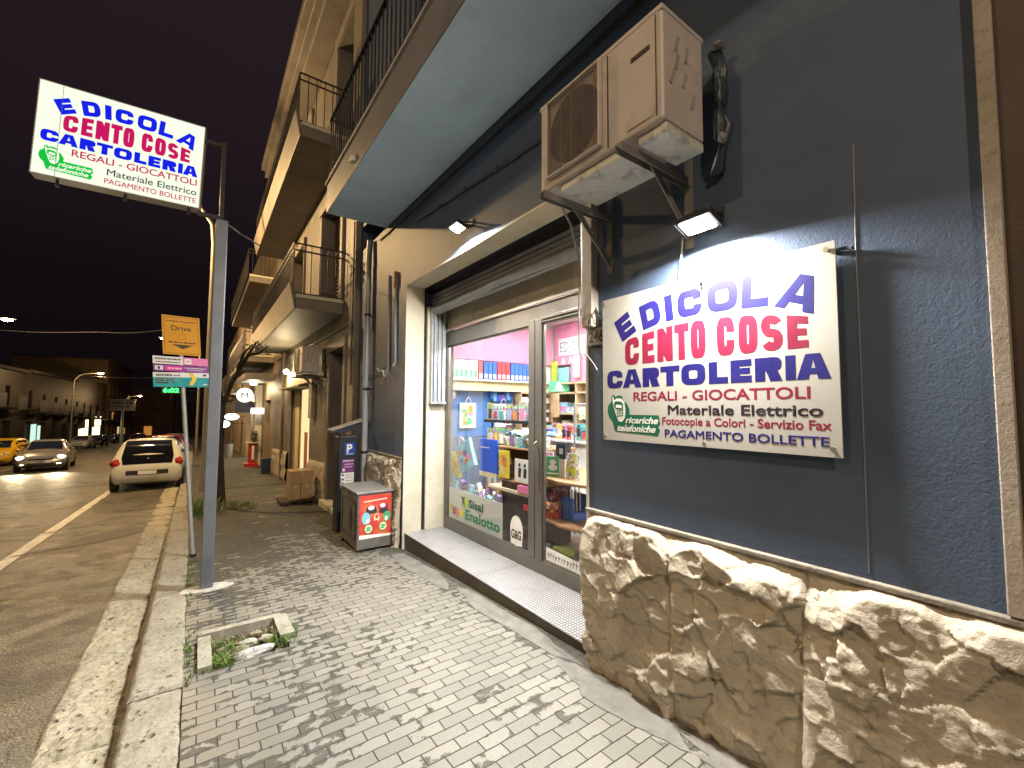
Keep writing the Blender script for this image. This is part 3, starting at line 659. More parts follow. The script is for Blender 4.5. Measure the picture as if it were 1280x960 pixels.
# ------------------------------------------------------------------ signs with the shop lettering
def sign_lettering(P, W, H, root, mats, lit):
    """P(u, v) with u, v in 0..1 across the panel; mats: blue, red, black, green, white"""
    blue, red, black, green, white = mats
    def letter(mb, ch, u, v, tilt, w, h):
        c, s = math.cos(R(tilt)), math.sin(R(tilt))
        def fn(a, b):
            x = (a-.5)*w; y = b*h
            return P(u+(x*c-y*s)/W, v+(x*s+y*c)/H)
        block_letter(mb, ch, fn, .046*k/w if ch != 'I' else 1, .043*k/h)
    k = W/1.308
    mb = MB()
    for ch, u, v, t, w, h in (('E', .170, .708, 27, .122, .150), ('D', .300, .750, 12, .136, .152), ('I', .390, .766, 5, .050, .150), ('C', .484, .771, 2, .142, .147),
                              ('O', .622, .766, -1, .158, .155), ('L', .743, .754, -4, .126, .160), ('A', .872, .706, -22, .172, .158)):
        letter(mb, ch, u, v, t, w*k, h*k)
    mb.build('lettering', blue, root)
    mb = MB(); top = lambda u: .737-.42*(u-.50)**2
    for ch, a, b in (('C', .143, .225), ('E', .243, .309), ('N', .324, .402), ('T', .410, .478), ('O', .486, .552), ('C', .598, .668), ('O', .683, .753), ('S', .765, .837), ('E', .851, .915)):
        block_letter(mb, ch, lambda u, v, a=a, b=b: P(a+(b-a)*u, .516+(top(a+(b-a)*u)-.516)*v), .041/(b-a)/1.308, .24)
    mb.build('lettering', red, root)
    mb = MB()
    for ch, a, b in (('C', .030, .126), ('A', .128, .236), ('R', .243, .333), ('T', .338, .432), ('O', .440, .548), ('L', .562, .640), ('E', .650, .728), ('R', .740, .832), ('I', .842, .874), ('A', .876, .976)):
        block_letter(mb, ch, lambda u, v, a=a, b=b: P(a+(b-a)*u, .362+.122*v), .046/(b-a)/1.308 if ch != 'I' else 1, .29)
    mb.build('lettering', blue, root)
    rows = [('REGALI - GIOCATTOLI', red, .19, .915, .270, .330, .018), ('Materiale Elettrico', black, .372, .95, .186, .243, .022)]
    rows += [('PAGAMENTO BOLLETTE', red, .40, .978, .045, .105, .012)] if lit else [('Fotocopie a Colori - Servizio Fax', red, .343, .973, .108, .170, .02), ('PAGAMENTO BOLLETTE', blue, .355, .965, .048, .094, .02)]
    if lit: rows[0] = ('REGALI - GIOCATTOLI', red, .205, .975, .258, .335, .016); rows[1] = ('Materiale Elettrico', black, .41, .978, .140, .215, .010)
    for txt, mt, a, b, c, d, wt in rows:
        mb = MB(); put_text(mb, txt, rect_fn(P, a, b, c, d), wt); mb.build('lettering', mt, root)
    # green phone emblem
    mb = MB(); off = lambda f: (lambda u, v: P(u, v))
    def disc(mb, cu, cv, ru, rv, n=40, lo=0, a0=0): mb.poly([P(cu+ru*math.cos(2*math.pi*i/n), cv+rv*math.sin(2*math.pi*i/n)) for i in range(n)])
    pts = []
    body = [(.078, .062), (.322, .048), (.332, .085), (.322, .105), (.334, .125), (.326, .178), (.165, .180), (.166, .215), (.150, .255), (.128, .272), (.122, .306), (.095, .312), (.082, .300), (.068, .318), (.056, .305), (.056, .270), (.036, .245), (.030, .200), (.040, .160), (.062, .130), (.068, .100)]
    mb.poly([P(u, v) for u, v in body]); em = mb.build('phone_emblem', green, root)
    Q = lambda u, v: P(u, v, .0005)
    mb = MB()
    out = [(.061, .300), (.068, .302), (.072, .278), (.092, .292), (.118, .288), (.136, .262), (.142, .205), (.138, .160), (.122, .130), (.100, .132), (.088, .160), (.074, .215), (.064, .262)]
    mb.poly([Q(u, v) for u, v in out])
    for txt, a, b, c, d in (('ricariche', .140, .318, .122, .166), ('telefoniche', .086, .304, .066, .112)):
        put_text(mb, txt, rect_fn(Q, a, b, c, d, .012), .03)
    mb.build('emblem_lettering', white, em)
    Q2 = lambda u, v: P(u, v, .0010)
    mb = MB()
    mb.poly([Q2(u, v) for u, v in [(.073, .262), (.082, .272), (.116, .268), (.128, .250), (.127, .220), (.118, .214), (.083, .216), (.074, .232)]])
    for r in range(3):
        for c in range(3): mb.poly([Q2(.090+c*.014+du, .196-r*.017+dv+c*.003) for du, dv in ((0, 0), (.010, .002), (.010, .013), (0, .011))])
    mb.build('phone_keys', green, em)
    mb = MB(); mb.poly([P(u, v, .0015) for u, v in [(.083, .226), (.119, .223), (.119, .245), (.085, .248)]]); mb.build('phone_screen', white, em)

ws = thing('wall_sign', 'white shop panel with blue and red lettering bolted to the dark wall', 'sign', (2.16, 1.311, 1.40))
SX = 2.155
mb = MB(); mb.box(SX, SX+.006, .658, 1.966, 1.40, 2.32); mb.build('panel', M('sign_white', (.38, .365, .325), .38, 0, .06, 3, .03, 20, (.38, .36, .31), .55), ws, bevel=.0015)
def Pw(u, v, lift=0): return (SX-.0005-lift, 1.966-1.308*u, 1.40+.92*v)
sign_lettering(Pw, 1.308, .92, ws, (M('sign_blue', (.013, .011, .125), .4, 0, .1), M('sign_red', (.20, .010, .038), .4, 0, .1), M('sign_black', (.02, .015, .025), .4), M('sign_green', (.008, .10, .055), .4, 0, .1), M('sign_letter_white', (.62, .62, .56), .4)), False)
for y, z in ((1.945, 2.29), (1.26, 2.295), (.69, 2.285), (1.945, 1.425), (1.26, 1.42), (.69, 1.435)):
    mb = MB(); mb.lathe([(.012, -.006), (.012, 0), (.008, .004), (.004, .006), (.004, .045)], (SX-.006, y, z), 10, 'x'); mb.build('bolt', M('bolt_brass', (.34, .31, .24), .35, .7), ws, smooth='auto')
mb = MB(); mb.tube([(SX+.02, 1.262, 2.33), (SX-.018, 1.262, 2.32), (SX-.018, 1.255, 2.275), (SX-.006, 1.255, 2.262)], .005, 6); mb.build('hook', DARKM, ws)
wall_tube('sign_cable', 'dark cable end poking out behind the upper right corner of the wall sign', 'cable', [(2.19, .70, 2.29), (2.18, .64, 2.283), (2.165, .60, 2.27)], .008, CAB)

# ------------------------------------------------------------------ air conditioner
ac = thing('air_conditioner', 'yellowed outdoor air conditioning unit on brackets above the shop door', 'air conditioner', (1.86, 1.6, 2.9))
CR = M('yellowed_casing', (.47, .425, .395), .5, 0, .12, 4, .1, 30, (.33, .285, .25), .54)
A0, A1, Y0, Y1, Z0, Z1 = 1.685, 2.03, 1.155, 2.045, 2.945, 3.50
mb = MB(); mb.box(A0, A1, Y0, Y1, Z0, Z1); cas = mb.build('casing', CR, ac, bevel=.018, seg=3)
mb = MB(); mb.box(A0-.004, A1+.004, Y0-.004, Y1+.004, Z1-.022, Z1+.006); mb.build('lid', CR, ac, bevel=.006)
# panel grooves and handle recess
mb = MB(); mb.box(A0-.003, A0+.01, 1.484, 1.490, Z0+.02, Z1-.03); mb.box(A0-.003, A0+.01, 1.188, 1.192, Z0+.03, Z1-.03); mb.box(A0-.0035, A0+.01, 1.225, 1.335, 3.325, 3.348)
mb.build('groove', M('groove_dark', (.045, .03, .024), .8), cas)
mb = MB(); mb.box(A0-.006, A0+.01, 1.21, 1.36, 2.985, 3.035); mb.build('label_plate', CR, cas, bevel=.002)
# vents on the side
mb = MB()
for i, (x, z, a) in enumerate(((1.80, 3.36, .5), (1.80, 3.27, .4), (1.76, 3.18, .7), (1.86, 3.2, .6), (1.93, 3.12, .6), (1.88, 3.34, .3))): mb.cbox((x, Y0-.001, z), (.022, .006, .085), (0, a*.6, 0))
mb.build('side_vent', M('vent_brown', (.31, .28, .26), .7), cas)
# fan: dark disc, rim, slatted guard
fy, fz, fr_ = 1.745, 3.235, .205
mb = MB(); mb.lathe([(fr_, -.005), (fr_, .004)], (A0-.001, fy, fz), 48, 'x'); mb.build('fan_opening', M('fan_dark', (.022, .018, .024), .7), ac)
mb = MB()
for i in range(4):
    a = 2*math.pi*i/4+.4
    mb.add([(A0-.008, fy+.04*math.cos(a), fz+.04*math.sin(a)), (A0-.012, fy+.19*math.cos(a), fz+.19*math.sin(a)), (A0-.007, fy+.19*math.cos(a+.9), fz+.19*math.sin(a+.9)), (A0-.006, fy+.04*math.cos(a+1.1), fz+.04*math.sin(a+1.1))], [(0, 1, 2, 3)])
mb.lathe([(.05, -.012), (.045, -.016)], (A0+.002, fy, fz), 20, 'x'); mb.build('fan_blades', M('fan_grey', (.05, .045, .05), .6), ac)
mb = MB(); gy0, gy1, gz0, gz1 = 1.525, 1.965, 2.995, 3.475
for k in range(40):
    z = gz0+.012+k*.0117; mb.box(A0-.0235, A0-.0215, gy0+.01, gy1-.01, z-.0019, z+.0019)
for k in range(5): mb.box(A0-.021, A0-.017, gy0+.04+k*.09, gy0+.044+k*.09, gz0+.01, gz1-.01)
grl = mb.build('fan_guard', M('guard_wire', (.17, .145, .135), .5), ac)
mb = MB(); w = .014
mb.box(A0-.029, A0-.0005, gy0, gy0+w, gz0, gz1); mb.box(A0-.029, A0-.0005, gy1-w, gy1, gz0, gz1); mb.box(A0-.029, A0-.0005, gy0+w, gy1-w, gz0, gz0+w); mb.box(A0-.029, A0-.0005, gy0+w, gy1-w, gz1-w, gz1)
mb.build('guard_frame', CR, grl, bevel=.005)
# pan underneath, brackets
PAN = M('peeling_white', (.56, .56, .49), .6, 0, .1, 9, .2, 40, (.10, .09, .075), .50)
for (a, b) in ((1.395, 1.88), (1.155, 1.315)):
    mb = MB(); mb.box(1.71, 2.02, a, b, 2.90, 2.94); mb.build('base_pan', PAN, ac, bevel=.004)
for y in (1.35, 1.93):
    mb = MB(); mb.box(1.60, 2.2, y-.022, y+.022, 2.885, 2.892); mb.box(1.60, 2.2, y+.018, y+.022, 2.85, 2.885); mb.box(1.60, 2.2, y-.022, y-.018, 2.85, 2.885); mb.box(2.19, 2.2, y-.025, y+.025, 2.5, 3.2)
    mb.add([(2.19, y-.004, 2.55), (2.19, y+.004, 2.55), (1.85, y+.004, 2.86), (1.85, y-.004, 2.86), (2.19, y-.004, 2.60), (2.19, y+.004, 2.60), (1.90, y+.004, 2.87), (1.90, y-.004, 2.87)], [(0, 1, 2, 3), (4, 5, 6, 7), (0, 1, 5, 4), (3, 2, 6, 7), (0, 3, 7, 4), (1, 2, 6, 5)])
    mb.build('bracket', M('bracket_steel', (.20, .18, .16), .55, .3, .2, 10), ac)
# wrapped hoses behind the unit
rr = random.Random(4)
HW = M('hose_wrap', (.022, .034, .046), .4, 0, .5, 25, .6, 40)
for i in range(3):
    mb = MB(); p = [(2.10+.02*i, 1.15-.012*i, 3.46), (2.12, 1.118-.014*i, 3.33), (2.12+.015*i, 1.125+.008*i, 3.18), (2.13, 1.105-.010*i, 3.04), (2.14, 1.125, 2.93), (2.18, 1.15+.02*i, 2.85)]
    mb.tube(p, [.016+.010*rr.random() for _ in p], 9); mb.build('wrapped_hose', HW, ac, smooth=True)
mb = MB(); mb.rock((2.12, 1.115, 3.27), (.045, .030, .13), 12, n=4); mb.rock((2.12, 1.118, 3.06), (.045, .028, .10), 15, n=4); mb.build('crumpled_sleeve', HW, ac, smooth=True)
mb = MB(); mb.rock((2.10, 1.105, 3.47), (.035, .025, .015), 3); mb.rock((2.10, 1.10, 2.98), (.03, .02, .03), 5); mb.build('torn_wrap', M('torn_plastic', (.2, .2, .2), .5, 0, .3, 20), ac)
# ------------------------------------------------------------------ shop interior
rm = MB(); FZ = -.02
rm.poly([(2.88, .9, FZ), (5.6, .9, FZ), (5.6, 6.32, FZ), (2.88, 6.32, FZ)]); room_floor = rm.build('shop_floor', M('floor_tiles', (.30, .27, .23), .35, 0, .1, 3), shop)
rm = MB()
rm.poly([(2.88, 6.32, FZ), (5.6, 6.32, FZ), (5.6, 6.32, 3.2), (2.88, 6.32, 3.2)]); rm.poly([(5.6, .9, FZ), (5.6, 6.32, FZ), (5.6, 6.32, 3.2), (5.6, .9, 3.2)]); rm.poly([(2.88, .9, FZ), (5.6, .9, FZ), (5.6, .9, 3.2), (2.88, .9, 3.2)])
rm.poly([(2.89, OY1-.05, FZ), (2.89, 6.32, FZ), (2.89, 6.32, 3.2), (2.89, OY1-.05, 3.2)]); rm.poly([(2.89, .9, FZ), (2.89, OY0+.05, FZ), (2.89, OY0+.05, 3.2), (2.89, .9, 3.2)])
rm.build('shop_walls', M('inner_wall', (.62, .60, .55), .7, 0, .04), shop)
rm = MB(); rm.poly([(2.88, .9, 3.2), (5.6, .9, 3.2), (5.6, 6.32, 3.2), (2.88, 6.32, 3.2)]); rm.build('shop_ceiling', M('inner_ceiling', (.75, .74, .72), .7, 0, .03), shop)
TUBE = EM('tube_glow', (.96, .98, 1.0), 48)
for i, (x, y) in enumerate(((3.5, 4.6), (4.7, 5.0), (3.5, 2.6), (4.7, 2.9))):
    t = thing('ceiling_light', ['ceiling light nearest the shop window', 'ceiling light deep in the shop by the pigeonholes', 'ceiling light over the entrance door of the shop', 'ceiling light at the back right of the shop'][i], 'ceiling light', (x, y, 3.12), 'ceiling lights inside the shop')
    mb = MB(); mb.box(x-.12, x+.12, y-.62, y+.62, 3.12, 3.19); mb.build('housing', WHITE, t)
    mb = MB(); mb.box(x-.10, x+.10, y-.58, y+.58, 3.105, 3.119); mb.build('diffuser', TUBE, t)
def paper_mat():
    m, nt, o = new_mat('thin_paper'); d = nt.nodes.new('ShaderNodeBsdfDiffuse'); t = nt.nodes.new('ShaderNodeBsdfTranslucent'); mx = nt.nodes.new('ShaderNodeMixShader')
    d.inputs[0].default_value = (.88, .89, .85, 1); t.inputs[0].default_value = (.9, .92, .87, 1); mx.inputs[0].default_value = .55
    nt.links.new(d.outputs[0], mx.inputs[1]); nt.links.new(t.outputs[0], mx.inputs[2]); nt.links.new(mx.outputs[0], o.inputs[0]); return m
t = thing('window_light', 'slim bright light bar inside above the shop window', 'light bar', (2.97, 4, 2.5))  # added fill bar, no known fitting; brightens the fronts of the window goods
mb = MB(); mb.box(2.93, 3.01, 2.4, 5.4, 2.53, 2.58); mb.build('housing', WHITE, t)
mb = MB(); mb.box(2.94, 3.0, 2.45, 5.35, 2.522, 2.529); mb.build('diffuser', EM('bar_glow', (1, .99, .95), 60), t)
def C_(name, c, rough=.45, var=.12, **k): return M(name, c, rough, 0, var, 9, **k)
PINK = C_('pink_board', (.62, .25, .36)); BLUEB = C_('blue_board', (.06, .17, .42)); WOOD = M('display_wood', (.36, .20, .10), .5, 0, .25, 5, .1, 30); PALEW = M('pale_wood', (.50, .36, .21), .5, 0, .2, 5)
rnd = random.Random(5)
def printed(mb, x0, x1, y0, y1, z0, z1):
    h = z1-z0; w = y1-y0; a = rnd.uniform(.1, .3); b = rnd.uniform(.5, .8)
    mb.box(x0-.0012, x0-.0002, y0+.12*w, y1-.12*w, z0+a*h, z0+b*h, 1)
    if rnd.random() < .6: mb.box(x0-.0012, x0-.0002, y0+.2*w, y1-.3*w, z0+(b+.06)*h, z0+min(.94, b+.16)*h, 2)
PAL = {n: C_('card_'+n, c) for n, c in dict(red=(.55, .05, .05), yellow=(.75, .60, .05), green=(.06, .38, .17), blue=(.03, .12, .55), sky=(.20, .50, .70), orange=(.70, .25, .05), purple=(.22, .10, .42), white=(.75, .74, .70), black=(.03, .03, .035), pink=(.75, .20, .40), teal=(.05, .35, .38), cream=(.70, .62, .42), lime=(.45, .62, .08)).items()}
def print_mat(name, c):
    m, nt, o = new_mat(name); v = coords(nt); col = None
    for sc_, th, k in ((26, .62, .9), (70, .60, .8)):
        vo = nt.nodes.new('ShaderNodeTexVoronoi'); vo.inputs['Scale'].default_value = sc_; vo.distance = 'CHEBYCHEV'; nt.links.new(v, vo.inputs['Vector'])
        sp = nt.nodes.new('ShaderNodeTexWhiteNoise'); nt.links.new(vo.outputs['Position'], sp.inputs['Vector'])
        hs = nt.nodes.new('ShaderNodeHueSaturation'); hs.inputs['Saturation'].default_value = 1.5; hs.inputs['Value'].default_value = .75; nt.links.new(vo.outputs['Color'], hs.inputs['Color'])
        col = mixc(nt, ramp(nt, [(th, 0.), (th+.02, k)], sp.outputs['Value']), c if col is None else col, hs.outputs[0])
    bsdf(nt, o, col, .35); return m
PRT = {k: print_mat('print_'+k, tuple(m.node_tree.nodes['Color Ramp'].color_ramp.elements[1].color)[:3]) for k, m in PAL.items()}
# header board and shelf with binders
mb = MB(); mb.box(2.95, 5.45, 6.26, 6.30, 2.42, 3.12); hb = tag(mb.build('header_board', PINK), 'pink board above the row of binders inside the shop', 'display board')
mb = MB(); mb.box(2.95, 5.2, 5.98, 6.3, 2.045, 2.075); t = thing('wall_shelf', 'pale shelf holding a row of coloured binders', 'shelf', (4.1, 6.1, 2.04)); mb.build('board', PAL['cream'], t)
mb = MB(); mb.box(2.95, 5.2, 6.05, 6.3, 1.89, 2.045); mb.build('fascia', C_('shelf_cream', (.66, .60, .33)), t)
BIN = [('white', 5, 'white binder with a green label on the shop shelf'), ('red', 1, 'single red binder between the pale ones and the blue ones'), ('blue', 3, 'blue binder in the short group of three on the shelf'), ('red', 3, 'red binder between the two groups of blue binders'), ('blue', 6, 'blue binder in the long group at the right of the shelf'), ('red', 1, 'red binder at the right end of the binder row')]
x = 3.21
for colr, n, lab in BIN:
    for k in range(n):
        w = .083; h = .29+.012*rnd.random()
        t = thing('binder', lab, 'binder', (x+w/2, 6.13, 2.075), 'binders on the shop shelf')
        mb = MB(); mb.box(x+.003, x+w-.003, 6.02, 6.25, 2.075, 2.075+h); mb.build('spine', PAL[colr], t, bevel=.004)
        mb = MB(); mb.box(x+.016, x+w-.016, 6.016, 6.019, 2.10, 2.10+(.12 if colr == 'white' else .07)); mb.build('label', PAL['green'] if colr == 'white' else PAL['white'], t)
        x += w+.004
    x += .012
# blue pegboard with hanging bags and packs
mb = MB(); mb.box(3.2, 4.5, 6.24, 6.30, 1.14, 1.885); dw = thing('pegboard_wall', 'blue display wall with a wire grid below it, under the binders', 'display wall', (3.8, 6.25, 0)); mb.build('blue_board', BLUEB, dw)
mb = MB()
for k in range(15): mb.box(3.0+k*.1, 3.006+k*.1, 6.22, 6.226, 0, 1.13)
for k in range(12): mb.box(3.0, 4.5, 6.226, 6.232, .02+k*.1, .026+k*.1)
mb.build('wire_grid', C_('grid_blue', (.10, .14, .24)), dw)
mb = MB(); mb.box(2.95, 4.55, 6.25, 6.3, 0, 1.135); mb.build('backing', C_('backing_blue', (.12, .17, .28)), dw)
def print_blobs(mb, fn, seed, n, mats):
    r = random.Random(seed)
    for i in range(n):
        cx, cy = r.uniform(.2, .8), r.uniform(.18, .82); rx, ry = r.uniform(.07, .2), r.uniform(.06, .16)
        mb.poly([fn(cx+rx*math.cos(2*math.pi*k/12)*(1+.2*math.sin(3*k)), cy+ry*math.sin(2*math.pi*k/12), .001+.0006*i) for k in range(12)], r.randrange(mats))
def gift_bag(label, base, u, w, h, d, colr, cols, seed, handle=True, group='gift bags in the shop'):
    """base corner, u = direction of the width in plan; front faces the street side"""
    t = thing('gift_bag', label, 'gift bag', base, group); u = Vector(u).normalized(); n = Vector((u.y, -u.x, 0)); b = Vector(base)
    up = Vector((0, 0, 1))
    if len(colr) == 2: up = Matrix.Rotation(R(colr[1]), 3, n) @ up; u = Matrix.Rotation(R(colr[1]), 3, n) @ u
    P = lambda a, c, e=0: tuple(b+u*(a*w)+up*(c*h)+n*e)
    mb = MB(); mb.add([P(0, 0), P(1, 0), P(1, 1), P(0, 1), P(.04, 0, -d), P(.96, 0, -d), P(1, 1, -d*.6), P(0, 1, -d*.6)], [(0, 1, 2, 3), (4, 5, 6, 7), (0, 1, 5, 4), (1, 2, 6, 5), (0, 3, 7, 4)]); mb.build('bag_body', PAL[colr[0]], t)
    mb = MB(); print_blobs(mb, P, seed, 9, len(cols)); mb.build('print', [PAL[c] for c in cols], t)
    if handle:
        mb = MB(); mb.tube([P(.3, .97, .004), P(.4, 1.16, .01), P(.5, 1.24, .012), P(.6, 1.16, .01), P(.7, .97, .004)], .006, 6); mb.build('handle', PAL['white'], t, smooth=True)
gift_bag('green gift bag with a printed picture hanging on the blue panel', (3.41, 6.18, 1.28), (1, 0, 0), .30, .41, .06, ('cream',), ['lime', 'sky', 'pink', 'orange', 'green'], 3)
gift_bag('red and white gift bag hanging at the right of the blue panel', (4.09, 6.18, 1.28), (1, 0, 0), .34, .40, .06, ('white',), ['red', 'pink', 'teal', 'purple', 'lime'], 8)
for k in range(7):
    x = 4.02+.068*k; h = .11+.05*rnd.random(); z = 1.72+.03*rnd.random()
    mb = MB(); mb.cbox((x, 6.19, z+h/2), (.062, .03, h), (0, rnd.uniform(-.2, .2), 0)); tag(mb.build('blister_pack', [PAL['blue'], PAL['sky'], PAL['blue'], PAL['purple']][k % 4], bevel=.004), ['dark blue', 'pale blue', 'dark blue', 'purple'][k % 4] + ' packet hanging above the red gift bag', 'packet', 'blue packets hanging on the shop panel')
mb = MB(); mb.box(4.78, 4.92, 6.05, 6.08, 1.74, 2.09); tag(mb.build('folder', PAL['lime']), 'tall yellow-green folder hanging beside the pigeonholes', 'folder')
mb = MB(); mb.cbox((3.25, 6.15, 1.84), (.10, .05, .16)); tag(mb.build('packet', PRT['pink'], bevel=.01), 'bright pink packet at the left edge of the blue panel', 'packet')
# pigeonhole cabinet
t = thing('pigeonhole_cabinet', 'wooden pigeonhole cabinet with white stacks of paper in its slots', 'cabinet', (5.0, 6.1, 0))
mb = MB()
for k in range(5): mb.box(4.50+k*.235, 4.515+k*.235, 5.98, 6.3, .7, 1.88)
for k in range(8): mb.box(4.5, 5.455, 5.99, 6.3, .7+k*.166, .715+k*.166)
mb.build('carcass', PALEW, t)
mb = MB(); mb.box(4.5, 5.455, 6.28, 6.3, .7, 1.88); mb.build('back', C_('cabinet_back', (.16, .11, .08)), t)
mb = MB()
for k in range(4):
    for j in range(7):
        n = rnd.uniform(.03, .1); mb.box(4.525+k*.235, 4.725+k*.235, 6.02+.05*rnd.random(), 6.27, .716+j*.166, .716+j*.166+n)
p = mb.build('paper_stack', [PAL['white']], t)
mb = MB(); mb.box(4.45, 5.5, 5.9, 6.3, 0, .7); mb.build('base', WOOD, t)
# back wall on the right: pink board with lettering, folders, shelves
pb = thing('lettered_board', 'pink board with white glow and the word EDICOLA at the back of the shop', 'display board', (5.5, 5.4, 2.05))
mb = MB(); mb.box(5.50, 5.54, 3.4, 5.80, 2.05, 3.18); mb.box(5.50, 5.54, 5.80, 6.24, 2.42, 3.18); mb.build('board', PINK, pb)
mb = MB(); mb.box(5.492, 5.499, 5.30, 6.12, 2.60, 2.92); mb.build('white_panel', PAL['white'], pb)
mb = MB(); put_text(mb, 'EDICOLA', lambda u, v: (5.489, 6.08-.86*u, 2.66+.19*v), -.004); mb.build('lettering', C_('letter_teal', (.10, .22, .30)), pb)
mb = MB(); put_text(mb, '& A', lambda u, v: (5.496, 6.06-.34*u, 2.43+.13*v), .01); mb.build('lettering', PAL['white'], pb)
mb = MB(); mb.box(5.40, 5.43, 5.50, 5.62, 2.16, 2.55); tag(mb.build('price_strip', PAL['cream']), 'narrow pale strip hanging in front of the pink board', 'hanging strip')
mb = MB(); mb.box(5.42, 5.48, 6.14, 6.25, 2.1, 2.5); tag(mb.build('folder', PAL['lime']), 'tall lime folder standing left of the bright blue one', 'folder')
mb = MB(); mb.box(5.42, 5.48, 5.83, 6.05, 2.07, 2.36); tag(mb.build('folder', PAL['sky']), 'bright blue folder standing under the pink board', 'folder')
t = thing('wooden_shelving', 'wooden shelving along the back wall of the shop', 'shelving', (5.35, 5, 0))
mb = MB()
for z in (.5, .9, 1.15, 1.5, 1.86, 2.03): mb.box(5.15, 5.58, 3.2, 5.95, z, z+.03)
for y in (3.2, 3.9, 4.6, 5.3, 5.92): mb.box(5.15, 5.58, y, y+.03, 0, 2.05)
mb.build('carcass', PALEW, t)
mb = MB(); mb.box(5.12, 5.15, 5.72, 5.92, 1.45, 1.88); tag(mb.build('shelf_post', PALEW), 'plain light wooden board standing before the back shelving', 'board')
kinds = ['white', 'sky', 'red', 'yellow', 'pink', 'purple', 'orange', 'teal', 'white', 'blue']
i = 0
for z in (.93, 1.18, 1.53):
    y = 3.25
    while y < 5.85:
        w = rnd.uniform(.09, .2); h = rnd.uniform(.1, .22); c = kinds[i % 10]
        mb = MB(); mb.box(5.2, 5.45, y, y+w-.012, z, z+h); printed(mb, 5.2, 5.45, y, y+w-.012, z, z+h)
        tag(mb.build('packet', [PRT[c], PAL[kinds[(i*3+1) % 10]], PAL['white']]), ('low ' if h < .14 else 'middling ' if h < .18 else 'tall ') + ('narrow ' if w < .13 else 'broad ' if w > .165 else '') + f'{c} carton on the ' + {.93: 'low', 1.18: 'middle', 1.53: 'upper'}[z] + ' board of the back shelving', 'packet', f'cartons on the back shelving'); y += w; i += 1
def greensign(name, label, c, w, h, n):
    t = thing(name, label, 'small sign', c); n = Vector(n).normalized(); u = Vector((0, 0, 1)).cross(n).normalized(); b = Vector(c)
    P = lambda a, d, e=0: tuple(b+u*(a-.5)*w+Vector((0, 0, 1))*d*h+n*e)
    mb = MB(); mb.add([P(0, 0), P(1, 0), P(1, 1), P(0, 1), P(0, 0, -.008), P(1, 0, -.008), P(1, 1, -.008), P(0, 1, -.008)], [(0, 1, 2, 3), (4, 5, 6, 7), (0, 1, 5, 4), (1, 2, 6, 5), (2, 3, 7, 6), (3, 0, 4, 7)]); mb.build('card', PAL['green'], t)
    mb = MB()
    for cx, cy, rx, ry in ((.5, .72, .14, .13), (.5, .45, .2, .15)): mb.poly([P(cx+rx*math.cos(2*math.pi*k/20), cy+ry*math.sin(2*math.pi*k/20), .002) for k in range(20)])
    mb.poly([P(.25, .12, .002), (P(.75, .12, .002)), P(.75, .2, .002), P(.25, .2, .002)]); mb.build('figure', PAL['white'], t)
greensign('green_notice', 'green notice with a white mark high on the back shelving', (5.14, 5.72, 1.90), .36, .19, (-.8, -.6, 0))
# island gondola with packets
t = thing('gondola', 'low island shelf in the middle of the shop covered with bright packets', 'shelf', (4.3, 4.6, 0))
mb = MB(); mb.box(4.05, 4.75, 3.6, 5.2, 0, 1.15); mb.box(4.0, 4.8, 3.55, 5.25, 1.15, 1.18); mb.build('body', PAL['white'], t)
prev = 'none'
for k in range(34):
    y = 3.62+(k % 17)*.095; x = 4.06+.22*(k//17); c = rnd.choice(['yellow', 'red', 'white', 'sky', 'black', 'orange', 'blue', 'pink', 'teal', 'lime'])
    h = rnd.uniform(.08, .22); mb = MB(); mb.box(x, x+.17, y, y+.085, 1.18, 1.18+h); printed(mb, x, x+.17, y, y+.085, 1.18, 1.18+h)
    tag(mb.build('packet', [PRT[c], PAL[rnd.choice(['white', 'yellow', 'red', 'black', 'sky'])], PAL['black']]), ('flat ' if h < .12 else 'tall ' if h > .18 else '') + f'{c} packet in the ' + ('front' if k < 17 else 'rear') + (f' row on the island shelf, next to a {prev} one' if k % 17 else ' row at the near end of the island shelf'), 'packet', 'packets on the island shelf'); prev = c
mb = MB(); mb.cbox((4.1, 4.95, .92), (.12, .6, .2)); tag(mb.build('carton', PAL['white'], bevel=.004), 'white carton jutting from the end of the island shelf', 'carton')
# window display, left pane
t = thing('display_case', 'dark wooden open display case behind the left window pane', 'display case', (3.2, 4.1, 0))
mb = MB(); mb.box(2.97, 3.55, 3.66, 4.42, 1.125, 1.15); mb.box(2.97, 3.55, 3.66, 4.42, .74, .765); mb.box(2.99, 3.5, 4.38, 4.41, .765, 1.125); mb.box(2.99, 3.5, 3.66, 3.69, .765, 1.125); mb.build('shelf_board', WOOD, t, bevel=.006)
mb = MB(); mb.box(3.48, 3.52, 3.69, 4.38, .765, 1.125); mb.build('back', C_('case_back', (.13, .07, .045)), t)
mb = MB(); mb.box(3.0, 3.5, 3.70, 4.38, 0, .74); mb.build('base', C_('case_base', (.05, .035, .035)), t)
for k in range(14):
    c = ['white', 'white', 'black', 'sky', 'white', 'purple', 'cream'][k % 7]
    mb = MB(); mb.cbox((3.02+.13*(k//7)+.03*rnd.random(), 3.72+(k % 7)*.095, 1.15+.05), (.07, .085, .10+.06*rnd.random()), (rnd.uniform(-.2, .2), rnd.uniform(-.4, .1), rnd.uniform(-.3, .3)))
    tag(mb.build('packet', PRT[c], bevel=.004), f'{c} packet on top of the wooden display case', 'packet', 'packets on the wooden display case')
